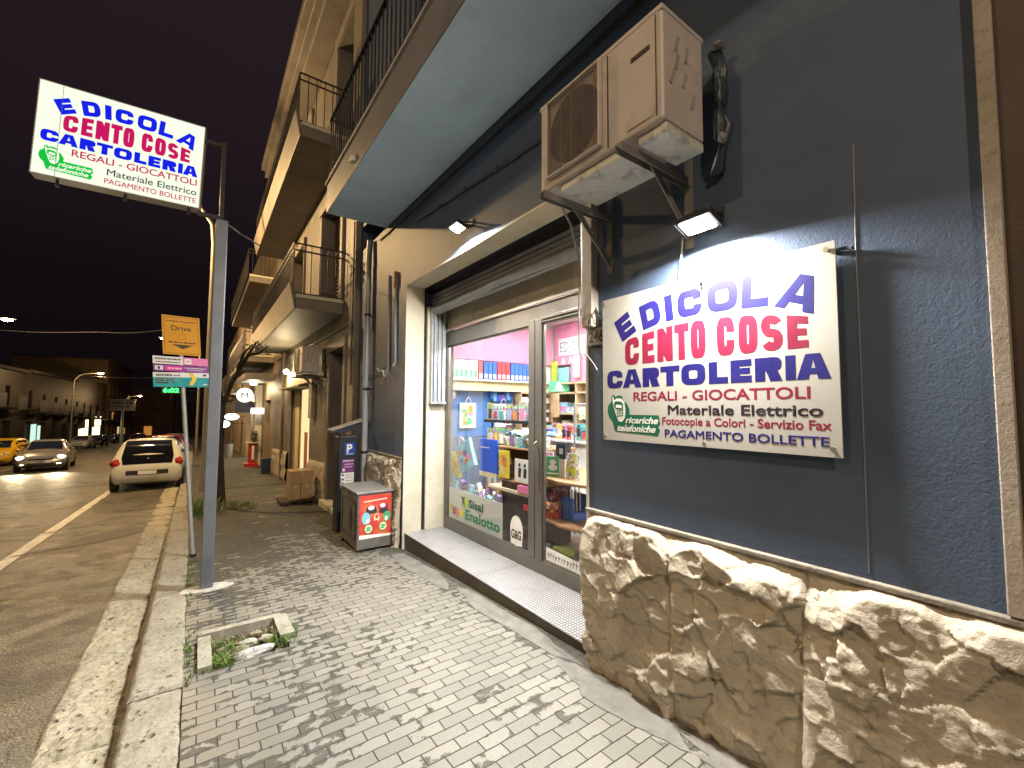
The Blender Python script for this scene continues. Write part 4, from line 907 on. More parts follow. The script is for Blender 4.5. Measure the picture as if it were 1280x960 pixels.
for i, (y0, y1, z0, z1, c, lab) in enumerate([(3.76, 4.05, .77, 1.03, 'white', 'white picture card with two dark figures in the wooden case'), (4.16, 4.37, .78, 1.10, 'yellow', 'yellow picture book leaning inside the wooden case')]):
    t = thing('picture_card', lab, 'card', (2.97, (y0+y1)/2, z0))
    mb = MB(); mb.box(2.955, 2.963, y0, y1, z0, z1); mb.build('card', PAL[c], t)
    mb = MB(); P = lambda a, b, e=0, y0=y0, y1=y1, z0=z0, z1=z1: (2.954-e, y1-(y1-y0)*a, z0+(z1-z0)*b)
    if i == 0:
        for cx in (.32, .66): 
            mb.poly([P(cx+.07*math.cos(2*math.pi*k/14), .74+.09*math.sin(2*math.pi*k/14)) for k in range(14)]); mb.poly([P(cx-.10, .22), P(cx+.08, .2), P(cx+.12, .6), P(cx-.07, .62)])
        mb.build('figures', PAL['black'], t)
    else: print_blobs(mb, P, 5, 7, 3); mb.build('print', [PAL['orange'], PAL['cream'], PAL['purple']], t)
mb = MB(); mb.box(2.94, 3.0, 3.72, 3.98, .66, .735); tag(mb.build('price_label', PAL['pink']), 'magenta label under the white picture card', 'label')
mb = MB(); mb.box(2.96, 3.3, 3.68, 4.62, .62, .655); tag(mb.build('display_board', PAL['cream'], bevel=.004), 'low cream board running below the wooden case', 'board')
gift_bag('yellow gift bag hanging low at the left of the window', (2.96, 5.67, .70), (0, -1, 0), .30, .29, .05, ('yellow', -14), ['orange', 'yellow', 'cream'], 21)
gift_bag('light blue gift bag with a printed figure, tilted, in the window', (2.945, 5.30, .70), (0, -1, 0), .40, .38, .06, ('sky', 24), ['sky', 'white', 'orange', 'purple', 'pink'], 14)
mb = MB(); mb.box(2.96, 2.985, 4.44, 4.83, .80, 1.21); bf = tag(mb.build('blue_folder', C_('bright_blue', (.01, .10, .72))), 'large plain bright blue folder standing in the window', 'folder')
mb = MB(); mb.box(2.957, 2.96, 4.6, 4.8, 1.10, 1.112); mb.build('print_line', PAL['white'], bf)
mb = MB(); mb.box(2.957, 2.96, 4.44, 4.83, .74, .80); mb.build('lower_band', PAL['cream'], bf)
for k in range(9):
    mb = MB(); mb.cbox((3.0+.05*rnd.random(), 4.30+.05*(k % 3), .86+.11*(k//3)), (.05, .07, .12), (rnd.uniform(-.5, .5), rnd.uniform(-.3, .3), 0))
    c = ['purple', 'teal', 'white', 'orange', 'purple', 'black', 'yellow', 'purple', 'sky'][k]; tag(mb.build('packet', PRT[c], bevel=.006), ['lowest ', 'middle ', 'topmost '][k//3] + f'{c} sachet hanging between blue folder and wooden case', 'packet', 'sachets hanging by the wooden case')
for k in range(16):
    mb = MB(); c = ['purple', 'lime', 'white', 'sky', 'purple', 'black'][k % 6]; mb.cbox((2.96+.04*(k % 3), 4.36+.075*k, .50+.05*math.sin(k*1.7)), (.06, .085, .13), (rnd.uniform(-.5, .5), rnd.uniform(-.4, .4), rnd.uniform(-.4, .4)))
    tag(mb.build('packet', PRT[c], bevel=.008), f'{c} toy packet peeping over the white poster at the window foot', 'packet', 'toy packets above the white poster')
mb = MB(); mb.box(3.0, 3.45, 4.35, 5.45, 0, .42); tag(mb.build('plinth', C_('plinth', (.6, .6, .58)), bevel=.01), 'pale plinth behind the white poster in the window', 'plinth')  # pale instead of dark so that it bounces light onto the poster
# poster on the glass
ps = thing('lottery_poster', 'white poster with green lettering taped inside the left pane', 'poster', (2.815, 4.64, .13))
mb = MB(); mb.box(2.808, 2.811, 4.08, 5.36, .127, .53); mb.build('sheet', paper_mat(), ps)
Pp = lambda u, v: (2.7992, 5.36-1.28*u, .127+.403*v)
mb = MB(); put_text(mb, 'Sisal', rect_fn(Pp, .42, .69, .54, .80), .035); mb.build('lettering', C_('ink_green', (.02, .09, .05)), ps)
x = .02
for ch, a, b, c in (('S', .02, .085, 'yellow'), ('u', .09, .155, 'purple'), ('p', .162, .225, 'orange'), ('e', .232, .295, 'yellow'), ('r', .302, .345, 'lime')):
    mb = MB(); put_text(mb, ch, rect_fn(Pp, a, b, .10 if ch == 'p' else .16, .46 if ch == 'S' else .40), .03); mb.build('lettering', PAL[c], ps)
mb = MB(); put_text(mb, 'Enalotto', rect_fn(Pp, .36, .97, .14, .46), .03); mb.build('lettering', C_('ink_green2', (.03, .20, .09)), ps)
def star(mb, cu, cv, r, rot, m=0):
    mb.poly([Pp(cu+.75*(r if k % 2 == 0 else r*.42)*math.cos(R(rot+36*k))*.42, cv+(r if k % 2 == 0 else r*.42)*math.sin(R(rot+36*k))) for k in range(10)], m)
mb = MB(); star(mb, .355, .68, .24, 80); mb.build('star', PAL['lime'], ps)
mb = MB(); mb.poly([(2.7985, *Pp(u, v)[1:]) for u, v in ((.255, .84), (.30, .80), (.345, .84), (.33, .70), (.36, .52), (.315, .62), (.285, .50), (.29, .70))]); mb.build('star', C_('star_dark', (.10, .10, .02)), ps)
t = thing('door_sticker', 'round pale sticker with dark lettering low on the left pane', 'sticker', (2.798, 3.80, .14))
mb = MB(); mb.poly([(2.7985, 3.80+.115*math.cos(2*math.pi*k/28), .29+.16*math.sin(2*math.pi*k/28)) for k in range(28)]); mb.poly([(2.7987, 3.70, .14), (2.7987, 3.90, .14), (2.7987, 3.91, .29), (2.7987, 3.69, .29)]); mb.build('disc', PAL['white'], t)
mb = MB(); put_text(mb, 'G&G', lambda u, v: (2.7975, 3.895-.18*u, .20+.10*v), .04); mb.build('lettering', PAL['black'], t)
t = thing('door_lettering', 'strip of pale transfer lettering across the foot of the door glass', 'lettering', (2.7987, 2.95, .13))
mb = MB(); mb.poly([(2.7987, 3.31, .127), (2.7987, 2.40, .127), (2.7987, 2.40, .20), (2.7987, 3.31, .25)]); mb.build('film', PAL['white'], t)
mb = MB(); 
rq = random.Random(9); y = 3.28
while y > 2.5:      # illegible dark strokes of the transfer
    w = rq.uniform(.018, .034); h = rq.uniform(.045, .07); mb.poly([(2.7978, y, .15), (2.7978, y-w*.35, .15), (2.7978, y-w*.35, .15+h), (2.7978, y, .15+h)]); mb.poly([(2.7978, y-w*.35, .15+h*.5), (2.7978, y-w, .15+h*.5), (2.7978, y-w, .165+h*.5), (2.7978, y-w*.35, .165+h*.5)]); y -= w+.014
mb.build('strokes', C_('ink_grey', (.12, .15, .14)), t)
# tiered stand behind the door pane
t = thing('tiered_stand', 'round-fronted wooden stand with three tiers behind the door glass', 'display stand', (3.3, 3.3, 0))
def tier(z, r, sx=.75):
    mb = MB(); n = 36; c = (3.42, 3.2)
    mb.prism([(c[0]+r*sx*math.cos(2*math.pi*k/n), c[1]+r*math.sin(2*math.pi*k/n)) for k in range(n)], lambda a, b, w: (a, b, w), z, z+.028); mb.build('tier', WOOD, t, bevel=.004)
tier(.86, .72); tier(.44, .72); tier(.055, .70)
mb = MB(); mb.tube([(3.5, 3.25, 0), (3.5, 3.25, .9)], .05, 10); mb.build('column', WOOD, t)
mb = MB()
rq = random.Random(2)
for k in range(190):
    a = rq.random(); b = rq.random(); z = .50+.25*math.sin(math.pi*a)*(.4+.6*b)*rq.uniform(.75, 1)
    mb.cbox((3.00+.3*b, 3.42+.45*a, z), (.035, .045, .022), (rq.random()*3, rq.random()*3, rq.random()*3), rq.randrange(7))
tag(mb.build('sweets_heap', [PAL[c] for c in ('pink', 'white', 'purple', 'orange', 'cream', 'red', 'yellow')]), 'heap of wrapped sweets in the red tray on the middle tier', 'sweets', kind='stuff')
mb = MB(); mb.box(2.97, 3.33, 3.40, 3.90, .470, .485); mb.box(2.97, 2.985, 3.40, 3.90, .485, .53); mb.box(3.315, 3.33, 3.40, 3.90, .485, .53); mb.box(2.985, 3.315, 3.40, 3.415, .485, .53); mb.box(2.985, 3.315, 3.885, 3.90, .485, .53)
tag(mb.build('sweet_tray', PAL['red'], bevel=.003), 'shallow red tray holding the heap of sweets', 'tray')
t = thing('pen_organiser', 'dark blue pen organiser full of pens on the middle tier', 'pen organiser', (3.15, 3.28, .47))
mb = MB(); mb.box(3.06, 3.26, 3.20, 3.38, .470, .56); mb.box(3.06, 3.07, 3.20, 3.38, .56, .70); mb.box(3.25, 3.26, 3.2, 3.38, .56, .72); mb.build('box', PAL['blue'], t)
for k in range(9): 
    mb = MB(); mb.tube([(3.09+.05*(k//3), 3.23+.055*(k % 3), .56), (3.085+.05*(k//3), 3.23+.058*(k % 3), .74+.03*rq.random())], .007, 6); mb.build('pen', [PAL['white'], PAL['black'], PAL['purple']][k % 3], t)
mb = MB(); mb.box(3.05, 3.2, 3.24, 3.37, .470, .474); mb.box(3.05, 3.2, 3.24, 3.37, .83, .836); 
for q in range(4): mb.tube([((3.06, 3.19)[q % 2], (3.25, 3.36)[q//2], .474), ((3.06, 3.19)[q % 2], (3.25, 3.36)[q//2], .83)], .004, 5)
tag(mb.build('wire_holder', DARKM), 'thin dark wire holder standing over the pen organiser', 'wire holder')
greensign('green_notice', 'green notice with a white mark standing on the top tier', (3.02, 3.46, .89), .25, .21, (-.85, -.52, 0))
t = thing('payment_card_sign', 'dark blue card with a white square on the top tier', 'card', (3.06, 3.36, 1.05))
mb = MB(); mb.cbox((3.06, 3.37, 1.16), (.008, .12, .16)); mb.build('card', C_('navy', (.02, .03, .09)), t); mb = MB(); mb.cbox((3.054, 3.37, 1.16), (.006, .05, .06)); mb.build('square', PAL['white'], t)
mb = MB(); mb.cbox((3.08, 3.37, .985), (.05, .11, .19)); tag(mb.build('card_stand', PAL['white'], bevel=.004), 'white block carrying the dark blue card', 'stand')
for i, (y, z, w, h, c, cols, lab) in enumerate([(3.70, .89, .28, .15, 'white', ['green', 'lime', 'white'], 'white and green magazine on the top tier'), (3.20, .89, .18, .26, 'white', ['lime', 'blue', 'yellow'], 'white magazine with lime prints right of the green notice'), (3.62, 1.05, .26, .09, 'white', ['red', 'pink'], 'white and red booklet lying above the green magazine')]):
    t = thing('magazine', lab, 'magazine', (3.05, y, z))
    mb = MB(); mb.box(3.05, 3.062, y-w/2, y+w/2, z, z+h); mb.build('cover', PRT[c], t); mb = MB(); print_blobs(mb, lambda a, b, e=0: (3.0485-e, y+w/2-w*a, z+h*b), i+40, 8, len(cols)); mb.build('print', [PAL[q] for q in cols], t)
mb = MB(); mb.box(3.07, 3.2, 3.50, 3.78, .89, 1.05); tag(mb.build('booklet_box', PAL['cream']), 'cream box behind the magazines on the top tier', 'box')
mb = MB(); mb.add([(3.02, 3.78, 1.05), (3.02, 3.66, 1.05), (3.02, 3.77, 1.16), (3.05, 3.78, 1.05), (3.05, 3.66, 1.05), (3.05, 3.77, 1.16)], [(0, 1, 2), (3, 4, 5), (0, 1, 4, 3), (1, 2, 5, 4), (2, 0, 3, 5)]); tag(mb.build('price_flag', PAL['yellow']), 'small yellow triangle flag on the top tier', 'flag')
mb = MB(); mb.lathe([(.11, 1.04), (.09, 1.12), (.045, 1.26), (.03, 1.28)], (3.14, 3.82, 0), 18); tag(mb.build('black_cone', PAL['black'], smooth='auto'), 'black cone-shaped case at the left of the top tier', 'case')
mb = MB(); mb.box(3.2, 3.3, 3.48, 3.62, 1.05, 1.24); tag(mb.build('black_case', PAL['black'], bevel=.006), 'square black case behind the magazines', 'case')
mb = MB(); mb.rock((3.08, 3.36, .14), (.07, .16, .055), 4); tag(mb.build('yellow_packet', PAL['lime'], smooth=True), 'crumpled yellow-green packet on the lowest tier', 'packet')
mb = MB(); mb.rock((3.1, 3.62, .13), (.09, .18, .045), 8); tag(mb.build('black_packet', PAL['black'], smooth=True), 'crumpled black packet on the lowest tier', 'packet')
mb = MB(); mb.rock((3.05, 3.78, .12), (.06, .1, .04), 6); tag(mb.build('white_packet', PAL['white'], smooth=True), 'crumpled white packet at the left of the lowest tier', 'packet')

# crowded small goods: cards and magazines on racks in the window
names = ['pink', 'white', 'sky', 'yellow', 'red', 'purple', 'lime', 'orange', 'white', 'teal', 'cream', 'black']
rq = random.Random(31)
rk = thing('magazine_rack', 'tall wire magazine rack standing inside between the wooden case and the wall', 'rack', (3.75, 5.2, 0))
mb = MB()
for z in (.35, .70, 1.05, 1.40): mb.box(3.60, 3.62, 4.55, 5.75, z, z+.03); mb.box(3.60, 3.8, 4.55, 5.75, z-.012, z)
for y in (4.55, 5.15, 5.74): mb.box(3.74, 3.76, y, y+.015, 0, 1.75)
mb.build('wire_shelf', DARKM, rk)
k = 0
for z, zn in ((.36, 'bottom'), (.71, 'second'), (1.06, 'third'), (1.41, 'top')):
    for j in range(7):
        c = names[k % 12]; y = 4.57+.168*j; h = rq.uniform(.22, .30); mb = MB()
        x = 3.63+.02*rq.random(); mb.box(x, x+.012, y, y+.155, z, z+h); mb.box(x-.001, x-.0002, y+.015, y+.14, z+h*.78, z+h*.94, 1); mb.box(x-.001, x-.0002, y+.03, y+rq.uniform(.09, .14), z+h*.12, z+h*.65, 2)
        tag(mb.build('magazine', [PRT[c], PRT[names[(k*5+3) % 12]], PAL[names[(k*7+2) % 12]]]), f'{c} magazine in the {zn} row of the wire rack', 'magazine', 'magazines in the wire rack'); k += 1
for j in range(18):
    c = names[(j*5) % 12]; y = 3.05+.055*j; z = 1.62-.0*j; h = rq.uniform(.10, .17); mb = MB()
    mb.cbox((3.95, y, z-h/2), (.012, .05, h), (0, 0, rq.uniform(-.3, .3))); mb.tube([(3.95, y, z), (3.95, y, z+.04)], .002, 4)
    tag(mb.build('hanging_packet', PRT[c]), f'{c} packet hanging from the bar over the island shelf', 'packet', 'packets on the bar over the island shelf')
mb = MB(); mb.tube([(3.95, 2.95, 1.66), (3.95, 4.1, 1.66)], .008, 8); mb.tube([(3.95, 2.95, 0), (3.95, 2.95, 1.67)], .012, 8); mb.tube([(3.95, 4.1, 0), (3.95, 4.1, 1.67)], .012, 8); tag(mb.build('hanging_bar', SH), 'thin metal bar on two uprights carrying hanging packets', 'rail')
for j in range(22):
    c = ['white', 'white', 'sky', 'cream', 'black', 'white', 'purple', 'white'][j % 8]; mb = MB()
    mb.cbox((3.05+.11*(j % 4), 3.72+.028*j, 1.27+.05*rq.random()), (.09, .11, rq.uniform(.02, .05)), (rq.uniform(-.5, .5), rq.uniform(-.5, .2), rq.uniform(-1, 1)))
    tag(mb.build('packet', PRT[c], bevel=.004), f'{c} packet heaped loosely on the wooden display case', 'packet', 'loose packets on the wooden display case')
# ------------------------------------------------------------------ things on the pavement
# square post carrying the lit sign
ls = thing('lit_sign_post', 'backlit white shop sign on a square grey steel post by the kerb', 'lit sign', (.11, 5.465, g(5.46)))
PZ = 3.58
mb = MB(); mb.box(.057, .166, 5.41, 5.52, g(5.46)-.05, PZ); mb.build('post', STEEL, ls, bevel=.008)
mb = MB(); mb.box(.06, .163, 5.413, 5.517, PZ, PZ+.006); mb.build('post_cap', DARKM, ls)
mb = MB(); pts = []
for k in range(26):
    a = 2*math.pi*k/26; r = .16*(1+.35*noise.noise(Vector((math.cos(a)*1.4, math.sin(a)*1.4, 5)))); pts.append((.10+1.5*r*math.cos(a), 5.45+.75*r*math.sin(a)))
mb.prism(pts, lambda a, b, w: (a, b, g(b)+w), -.02, .014); mb.build('footing', M('pale_concrete', (.45, .43, .37), .9, 0, .25, 12, .5, 50), ls, bevel=.006)
LA = Vector((-1.315, 5.56, 3.70)); LB = Vector((-.096, 5.455, 3.665)); LH = .87
ux = (LB-LA).normalized(); uz = Vector((0, 0, 1)); uz = (uz-ux*uz.dot(ux)).normalized(); un = ux.cross(uz).normalized()   # un faces the viewer (-Y)
LW = (LB-LA).length
def Pl(u, v, lift=0): return tuple(LA+ux*(u*LW)+uz*(v*LH)+un*(.0012+lift))
def lbox(mb, u0, u1, v0, v1, d0, d1): 
    c = [LA+ux*(u*LW)+uz*(v*LH)+un*d for u in (u0, u1) for v in (v0, v1) for d in (d0, d1)]
    mb.add(c, [(0, 1, 3, 2), (4, 6, 7, 5), (0, 4, 5, 1), (2, 3, 7, 6), (0, 2, 6, 4), (1, 5, 7, 3)])
mb = MB(); lbox(mb, 0, 1, 0, 1, -.14, -.006); lbox(mb, -.006, 0, -.008, 1.008, -.145, .003); lbox(mb, 1, 1.006, -.008, 1.008, -.145, .003); lbox(mb, 0, 1, -.008, 0, -.145, .003); lbox(mb, 0, 1, 1, 1.008, -.145, .003)
mb.build('sign_case', M('sign_case', (.25, .25, .24), .4, .2, .1), ls)
mb = MB(); lbox(mb, 0, 1, 0, 1, -.005, 0); mb.build('lit_panel', EM('panel_glow', (.93, 1.0, .80), .52), ls)
def lit(n, c, s): return EM('lit_'+n, c, s)
sign_lettering(Pl, LW, LH, ls, (lit('blue', (.01, .02, .95), .42), lit('red', (.80, .012, .16), .38), lit('dark', (.06, .06, .06), .5), lit('green', (.01, .75, .08), .38), EM('panel_glow', (.93, 1.0, .80), .52)), True)
mb = MB(); mb.poly([Pl(.125, .001, .0008), Pl(.128, .001, .0008), Pl(.128, .999, .0008), Pl(.125, .999, .0008)]); mb.build('panel_seam', M('seam', (.2, .2, .18), .5), ls)
for u in (.13, .52, .93):
    mb = MB(); p = LA+ux*(u*LW)-uz*.009+un*-.06; mb.tube([p, p-uz*.045], .012, 8); mb.tube([p-uz*.045, p-uz*.06], .018, 8); mb.build('bolt', DARKM, ls)
mb = MB(); mb.box(.085, .125, 5.475, 5.515, PZ, 4.45); mb.box(-.10, .085, 5.475, 5.515, 3.60, 3.64); mb.box(-.10, .085, 5.475, 5.515, 4.40, 4.43); mb.build('bracket', DARKM, ls)
wall_tube('sign_feed_cable', 'slack cable strung from the square post to the balcony railing', 'cable', drop((.16, 5.47, 3.56), (1.36, 8.76, 4.40), 18, .09), .007, GREYC)

# thin leaning pole with direction plates
sp = thing('signpost', 'thin leaning metal pole with orange and coloured direction plates', 'signpost', (-.01, 6.915, g(6.9)))
ptop = Vector((-.27, 6.93, 2.74)); pbase = Vector((-.01, 6.93, g(6.9)-.03))
mb = MB(); mb.tube([pbase, ptop], .024, 12); mb.build('pole', M('galvanised_pole', (.36, .35, .33), .4, .3, .1), sp, smooth='auto')
mb = MB(); mb.lathe([(.026, 0), (.034, .004), (.034, .03), (.026, .035)], tuple(pbase+Vector((0, 0, .03))), 12); mb.build('collar', DARKM, sp)
ORA = M('orange_plate', (.62, .28, .012), .4, 0, .04, 3); INK = M('plate_ink', (.05, .03, .02), .5)
def plate(name, x0, x1, z0, z1, sk, mat, marks, y=6.895):
    """plate facing -Y, sk: rise of the right end; marks: (material, list of u0,u1,v0,v1)"""
    P = lambda u, v, e=0: (x0+(x1-x0)*u-.07*(z1-z0)*(v-.5), y-e, z0+(z1-z0)*v+sk*(u-.5))
    mb = MB(); mb.add([P(0, 0), P(1, 0), P(1, 1), P(0, 1), P(0, 0, -.012), P(1, 0, -.012), P(1, 1, -.012), P(0, 1, -.012)], [(0, 1, 2, 3), (7, 6, 5, 4), (0, 4, 5, 1), (1, 5, 6, 2), (2, 6, 7, 3), (3, 7, 4, 0)])
    o = mb.build(name, mat, sp)
    for k, (mt, rs) in enumerate(marks):
        m2 = MB()
        for (a, b, c, d) in rs: m2.poly([P(a, c, .0015*(k+1)), P(b, c, .0015*(k+1)), P(b, d, .0015*(k+1)), P(a, d, .0015*(k+1))])
        m2.build('plate_print', mt, o)
    return o, P
def bars(a, b, c, d, n, seed):
    r = random.Random(seed); out = []; x = a
    while x < b: 
        w = r.uniform(.4, 1.0)*(b-a)/n; out.append((x, min(b, x+w), c, d)); x += w+.25*(b-a)/n
    return out
o, P = plate('orange_plate', -.425, -.04, 2.262, 2.755, -.006, ORA, [(INK, [(.05, .95, .035, .043), (.05, .95, .957, .965), (.05, .058, .035, .965), (.942, .95, .035, .965)]), (INK, bars(.12, .88, .845, .868, 9, 1)+bars(.16, .88, .305, .335, 7, 2))])
mb = MB(); put_text(mb, 'Drive', lambda u, v: P(.24+.52*u, .62+.13*v, .0016), .01)
mb.poly([P(.24, .265, .0016), P(.52, .15, .0016), P(.80, .265, .0016)]); mb.build('plate_print', INK, o)
mb = MB(); 
for k in range(20):
    a0, a1 = 2*math.pi*k/20, 2*math.pi*(k+1)/20
    mb.poly([P(.52+.10*math.cos(a0), .47+.07*math.sin(a0), .0016), P(.52+.10*math.cos(a1), .47+.07*math.sin(a1), .0016), P(.52+.08*math.cos(a1), .47+.056*math.sin(a1), .0016), P(.52+.08*math.cos(a0), .47+.056*math.sin(a0), .0016)])
mb.build('plate_print', M('faint_orange', (.40, .19, .02), .5), o)
PW = M('plate_white', (.70, .68, .66), .4, 0, .05); PPK = M('plate_pink', (.70, .20, .42), .4, 0, .05); PMG = M('plate_magenta', (.62, .05, .28), .4); PPU = M('plate_purple', (.24, .05, .30), .4); PTE = M('plate_teal', (.025, .30, .32), .4); PYE = M('plate_yellow', (.78, .55, .05), .4)
plate('pink_plate', -.505, .055, 2.135, 2.232, -.008, PPK, [(PW, [(0, .53, 0, 1), (.56, .69, .15, .85)]), (INK, bars(.04, .50, .58, .78, 12, 3)+bars(.06, .48, .2, .34, 12, 4)), (PPK, [(.60, .65, .4, .6)])])
plate('purple_plate', -.495, .06, 2.048, 2.125, -.008, PPU, [(PW, [(.03, .17, .15, .85)]), (PMG, [(.21, .52, .12, .88)]), (PW, bars(.56, .97, .58, .72, 11, 5)+bars(.60, .93, .28, .4, 11, 6)+bars(.26, .5, .4, .6, 3, 7)), (INK, [(.08, .12, .3, .7)])])
o, P = plate('teal_plate', -.49, .075, 1.855, 2.038, .012, PTE, [(PW, [(0, 1, .66, 1), (.88, .96, .14, .22)]), (INK, bars(.05, .33, .74, .88, 8, 8)+bars(.36, .47, .76, .84, 4, 9)+bars(.05, .47, .42, .56, 1, 10)+bars(.05, .37, .24, .34, 1, 11)+[(.89, .95, .76, .90)])])
mb = MB(); mb.poly([P(.63, .98, .007), P(.70, .98, .007), P(.77, .58, .007), P(.70, .12, .007), P(.62, .12, .007), P(.69, .58, .007)]); mb.build('plate_print', PYE, o)
mb = MB(); P3 = lambda u, v: P(.07+.36*u, .455+.07*v, .0065); put_text(mb, 'Chirurgia da giorno', P3, 0); mb.build('plate_print', PW, o)

# metal cabinet with a red poster
cb = thing('metal_cabinet', 'battered grey metal cabinet with a red poster, standing beside the step', 'cabinet', (1.90, 6.05, g(6.1)))
CBM = M('battered_metal', (.15, .14, .125), .55, .2, .25, 7, .1, 30, (.035, .032, .03), .5)
zb = g(5.7)
mb = MB(); mb.box(1.675, 2.125, 5.70, 6.50, zb+.03, .49); mb.build('body', CBM, cb, bevel=.006)
mb = MB(); mb.box(1.655, 2.14, 5.68, 6.53, .49, .515); mb.build('top', M('galvanised_top', (.25, .25, .245), .45, .3, .2, 5, .05, 30), cb, bevel=.004)
mb = MB()
for x in (1.69, 2.09):
    for y in (5.71, 6.46): mb.box(x, x+.03, y, y+.03, zb-.05, zb+.035)
mb.build('feet', DARKM, cb)
mb = MB()
for z in (.36, -.10): mb.box(1.669, 1.676, 5.78, 6.42, z, z+.015)
mb.box(1.668, 1.676, 5.78, 5.8, -.10, .37); mb.box(1.668, 1.676, 6.40, 6.42, -.1, .37); mb.rock((1.672, 6.0, .12), (.004, .07, .16), 2); mb.build('side_door', M('dark_stain', (.05, .045, .04), .7, .1, .5, 9), cb)
po = MB(); po.box(1.70, 2.115, 5.694, 5.699, -.085, .468); poster = po.build('poster', M('poster_red', (.50, .045, .035), .45, 0, .25, 3.5, 0, 80, (.62, .22, .06), .50), cb)
Pq = lambda u, v, e=0: (1.70+.415*u, 5.6935-e, -.085+.553*v)
def ell(mb, cx, cy, rx, ry, m, e, n=18, rot=0):
    mb.poly([Pq(cx+rx*math.cos(2*math.pi*k/n)*math.cos(rot)-ry*math.sin(2*math.pi*k/n)*math.sin(rot), cy+rx*math.cos(2*math.pi*k/n)*math.sin(rot)+ry*math.sin(2*math.pi*k/n)*math.cos(rot), e) for k in range(n)], m)
mb = MB()
mb.poly([Pq(0, 0), Pq(1, 0), Pq(1, .05), Pq(0, .10)], 0); mb.poly([Pq(.12, .84), Pq(.86, .87), Pq(.86, .90), Pq(.12, .865)], 1)
for i, (cx, cy, rx, ry, m) in enumerate([(.36, .66, .17, .09, 2), (.74, .69, .17, .10, 3), (.36, .61, .19, .05, 2), (.76, .60, .16, .06, 2), (.20, .47, .13, .14, 4), (.86, .47, .12, .12, 5), (.36, .70, .10, .05, 0), (.72, .73, .09, .05, 0), (.26, .40, .06, .05, 0), (.84, .42, .05, .06, 0),
                                        (.28, .22, .135, .115, 6), (.74, .245, .135, .115, 6), (.28, .22, .115, .095, 7), (.74, .245, .115, .095, 7), (.28, .245, .08, .025, 5), (.28, .195, .08, .025, 5), (.74, .265, .08, .03, 5), (.72, .215, .07, .02, 5), (.53, .46, .09, .10, 1), (.53, .49, .05, .05, 8), (.52, .38, .05, .03, 8)]): ell(mb, cx, cy, rx, ry, m, .0004+.0003*i)
mb.build('poster_print', [PAL['white'], PAL['cream'], PAL['black'], C_('card_maroon', (.25, .03, .06)), PAL['sky'], PAL['green'], C_('card_olive', (.12, .16, .03)), PAL['cream'], PAL['red']], poster)

# parking meter
pm = thing('parking_meter', 'dark blue parking ticket machine with slanted hood and P sign', 'parking meter', (1.9, 7.15, g(7.15)))
NAVY = M('meter_navy', (.016, .019, .028), .42, .15, .2, 5)
mb = MB(); mb.box(1.75, 2.05, 7.0, 7.28, g(7.15)-.05, 1.16); mb.build('body', NAVY, pm, bevel=.014)
mb = MB(); pr = [(1.66, 1.215), (1.66, 1.245), (2.16, 1.405), (2.175, 1.385), (2.06, 1.12), (2.03, 1.12), (2.03, 1.27), (1.78, 1.20), (1.78, 1.12), (1.76, 1.12), (1.76, 1.215)]
mb.prism(pr, lambda a, b, w: (a, w, b), 6.99, 7.29); mb.build('hood', NAVY, pm, bevel=.006)
mb = MB(); mb.prism([(1.64, 1.245), (1.64, 1.262), (2.16, 1.428), (2.165, 1.41)], lambda a, b, w: (a, w, b), 6.97, 7.31); mb.build('solar_panel', M('grey_top', (.24, .23, .21), .5, .1, .2), pm)
mb = MB(); mb.box(1.838, 1.995, 6.992, 6.999, .865, 1.06); pl = mb.build('p_sign', M('sign_p_blue', (.01, .055, .28), .4), pm)
mb = MB(); put_text(mb, 'P', lambda u, v: (1.868+.082*u, 6.990, .90+.135*v), .03); mb.box(1.86, 1.97, 6.989, 6.992, .878, .886); mb.build('lettering', PW, pl)
mb = MB(); mb.box(1.80, 1.985, 6.993, 6.999, .60, .80); pl = mb.build('purple_label', M('label_purple', (.16, .03, .16), .4), pm)
mb = MB(); 
for a, b, c, d in bars(1.82, 1.97, .77, .785, 5, 12)+bars(1.84, 1.97, .72, .73, 6, 13)+bars(1.84, 1.95, .68, .69, 6, 14)+[(1.81, 1.845, .62, .66)]: mb.box(a, b, 6.991, 6.993, c, d)
mb.build('lettering', PW, pl)
mb = MB(); mb.box(1.79, 1.985, 6.993, 6.999, .385, .595); pl = mb.build('white_label', PW, pm)
mb = MB(); mb.box(1.87, 1.98, 6.991, 6.993, .395, .44); mb.build('label_band', PTE, pl)
mb = MB()
for a, b, c, d in bars(1.86, 1.97, .55, .56, 5, 15)+bars(1.86, 1.97, .51, .52, 5, 16)+bars(1.86, 1.97, .47, .48, 5, 17)+[(1.80, 1.835, .55, .575), (1.80, 1.835, .48, .51), (1.80, 1.835, .42, .45)]: mb.box(a, b, 6.991, 6.993, c, d)
mb.build('lettering', INK, pl)
mb = MB(); mb.box(1.744, 1.752, 7.06, 7.22, .3, .95); mb.build('side_door', DARKM, pm, bevel=.003)

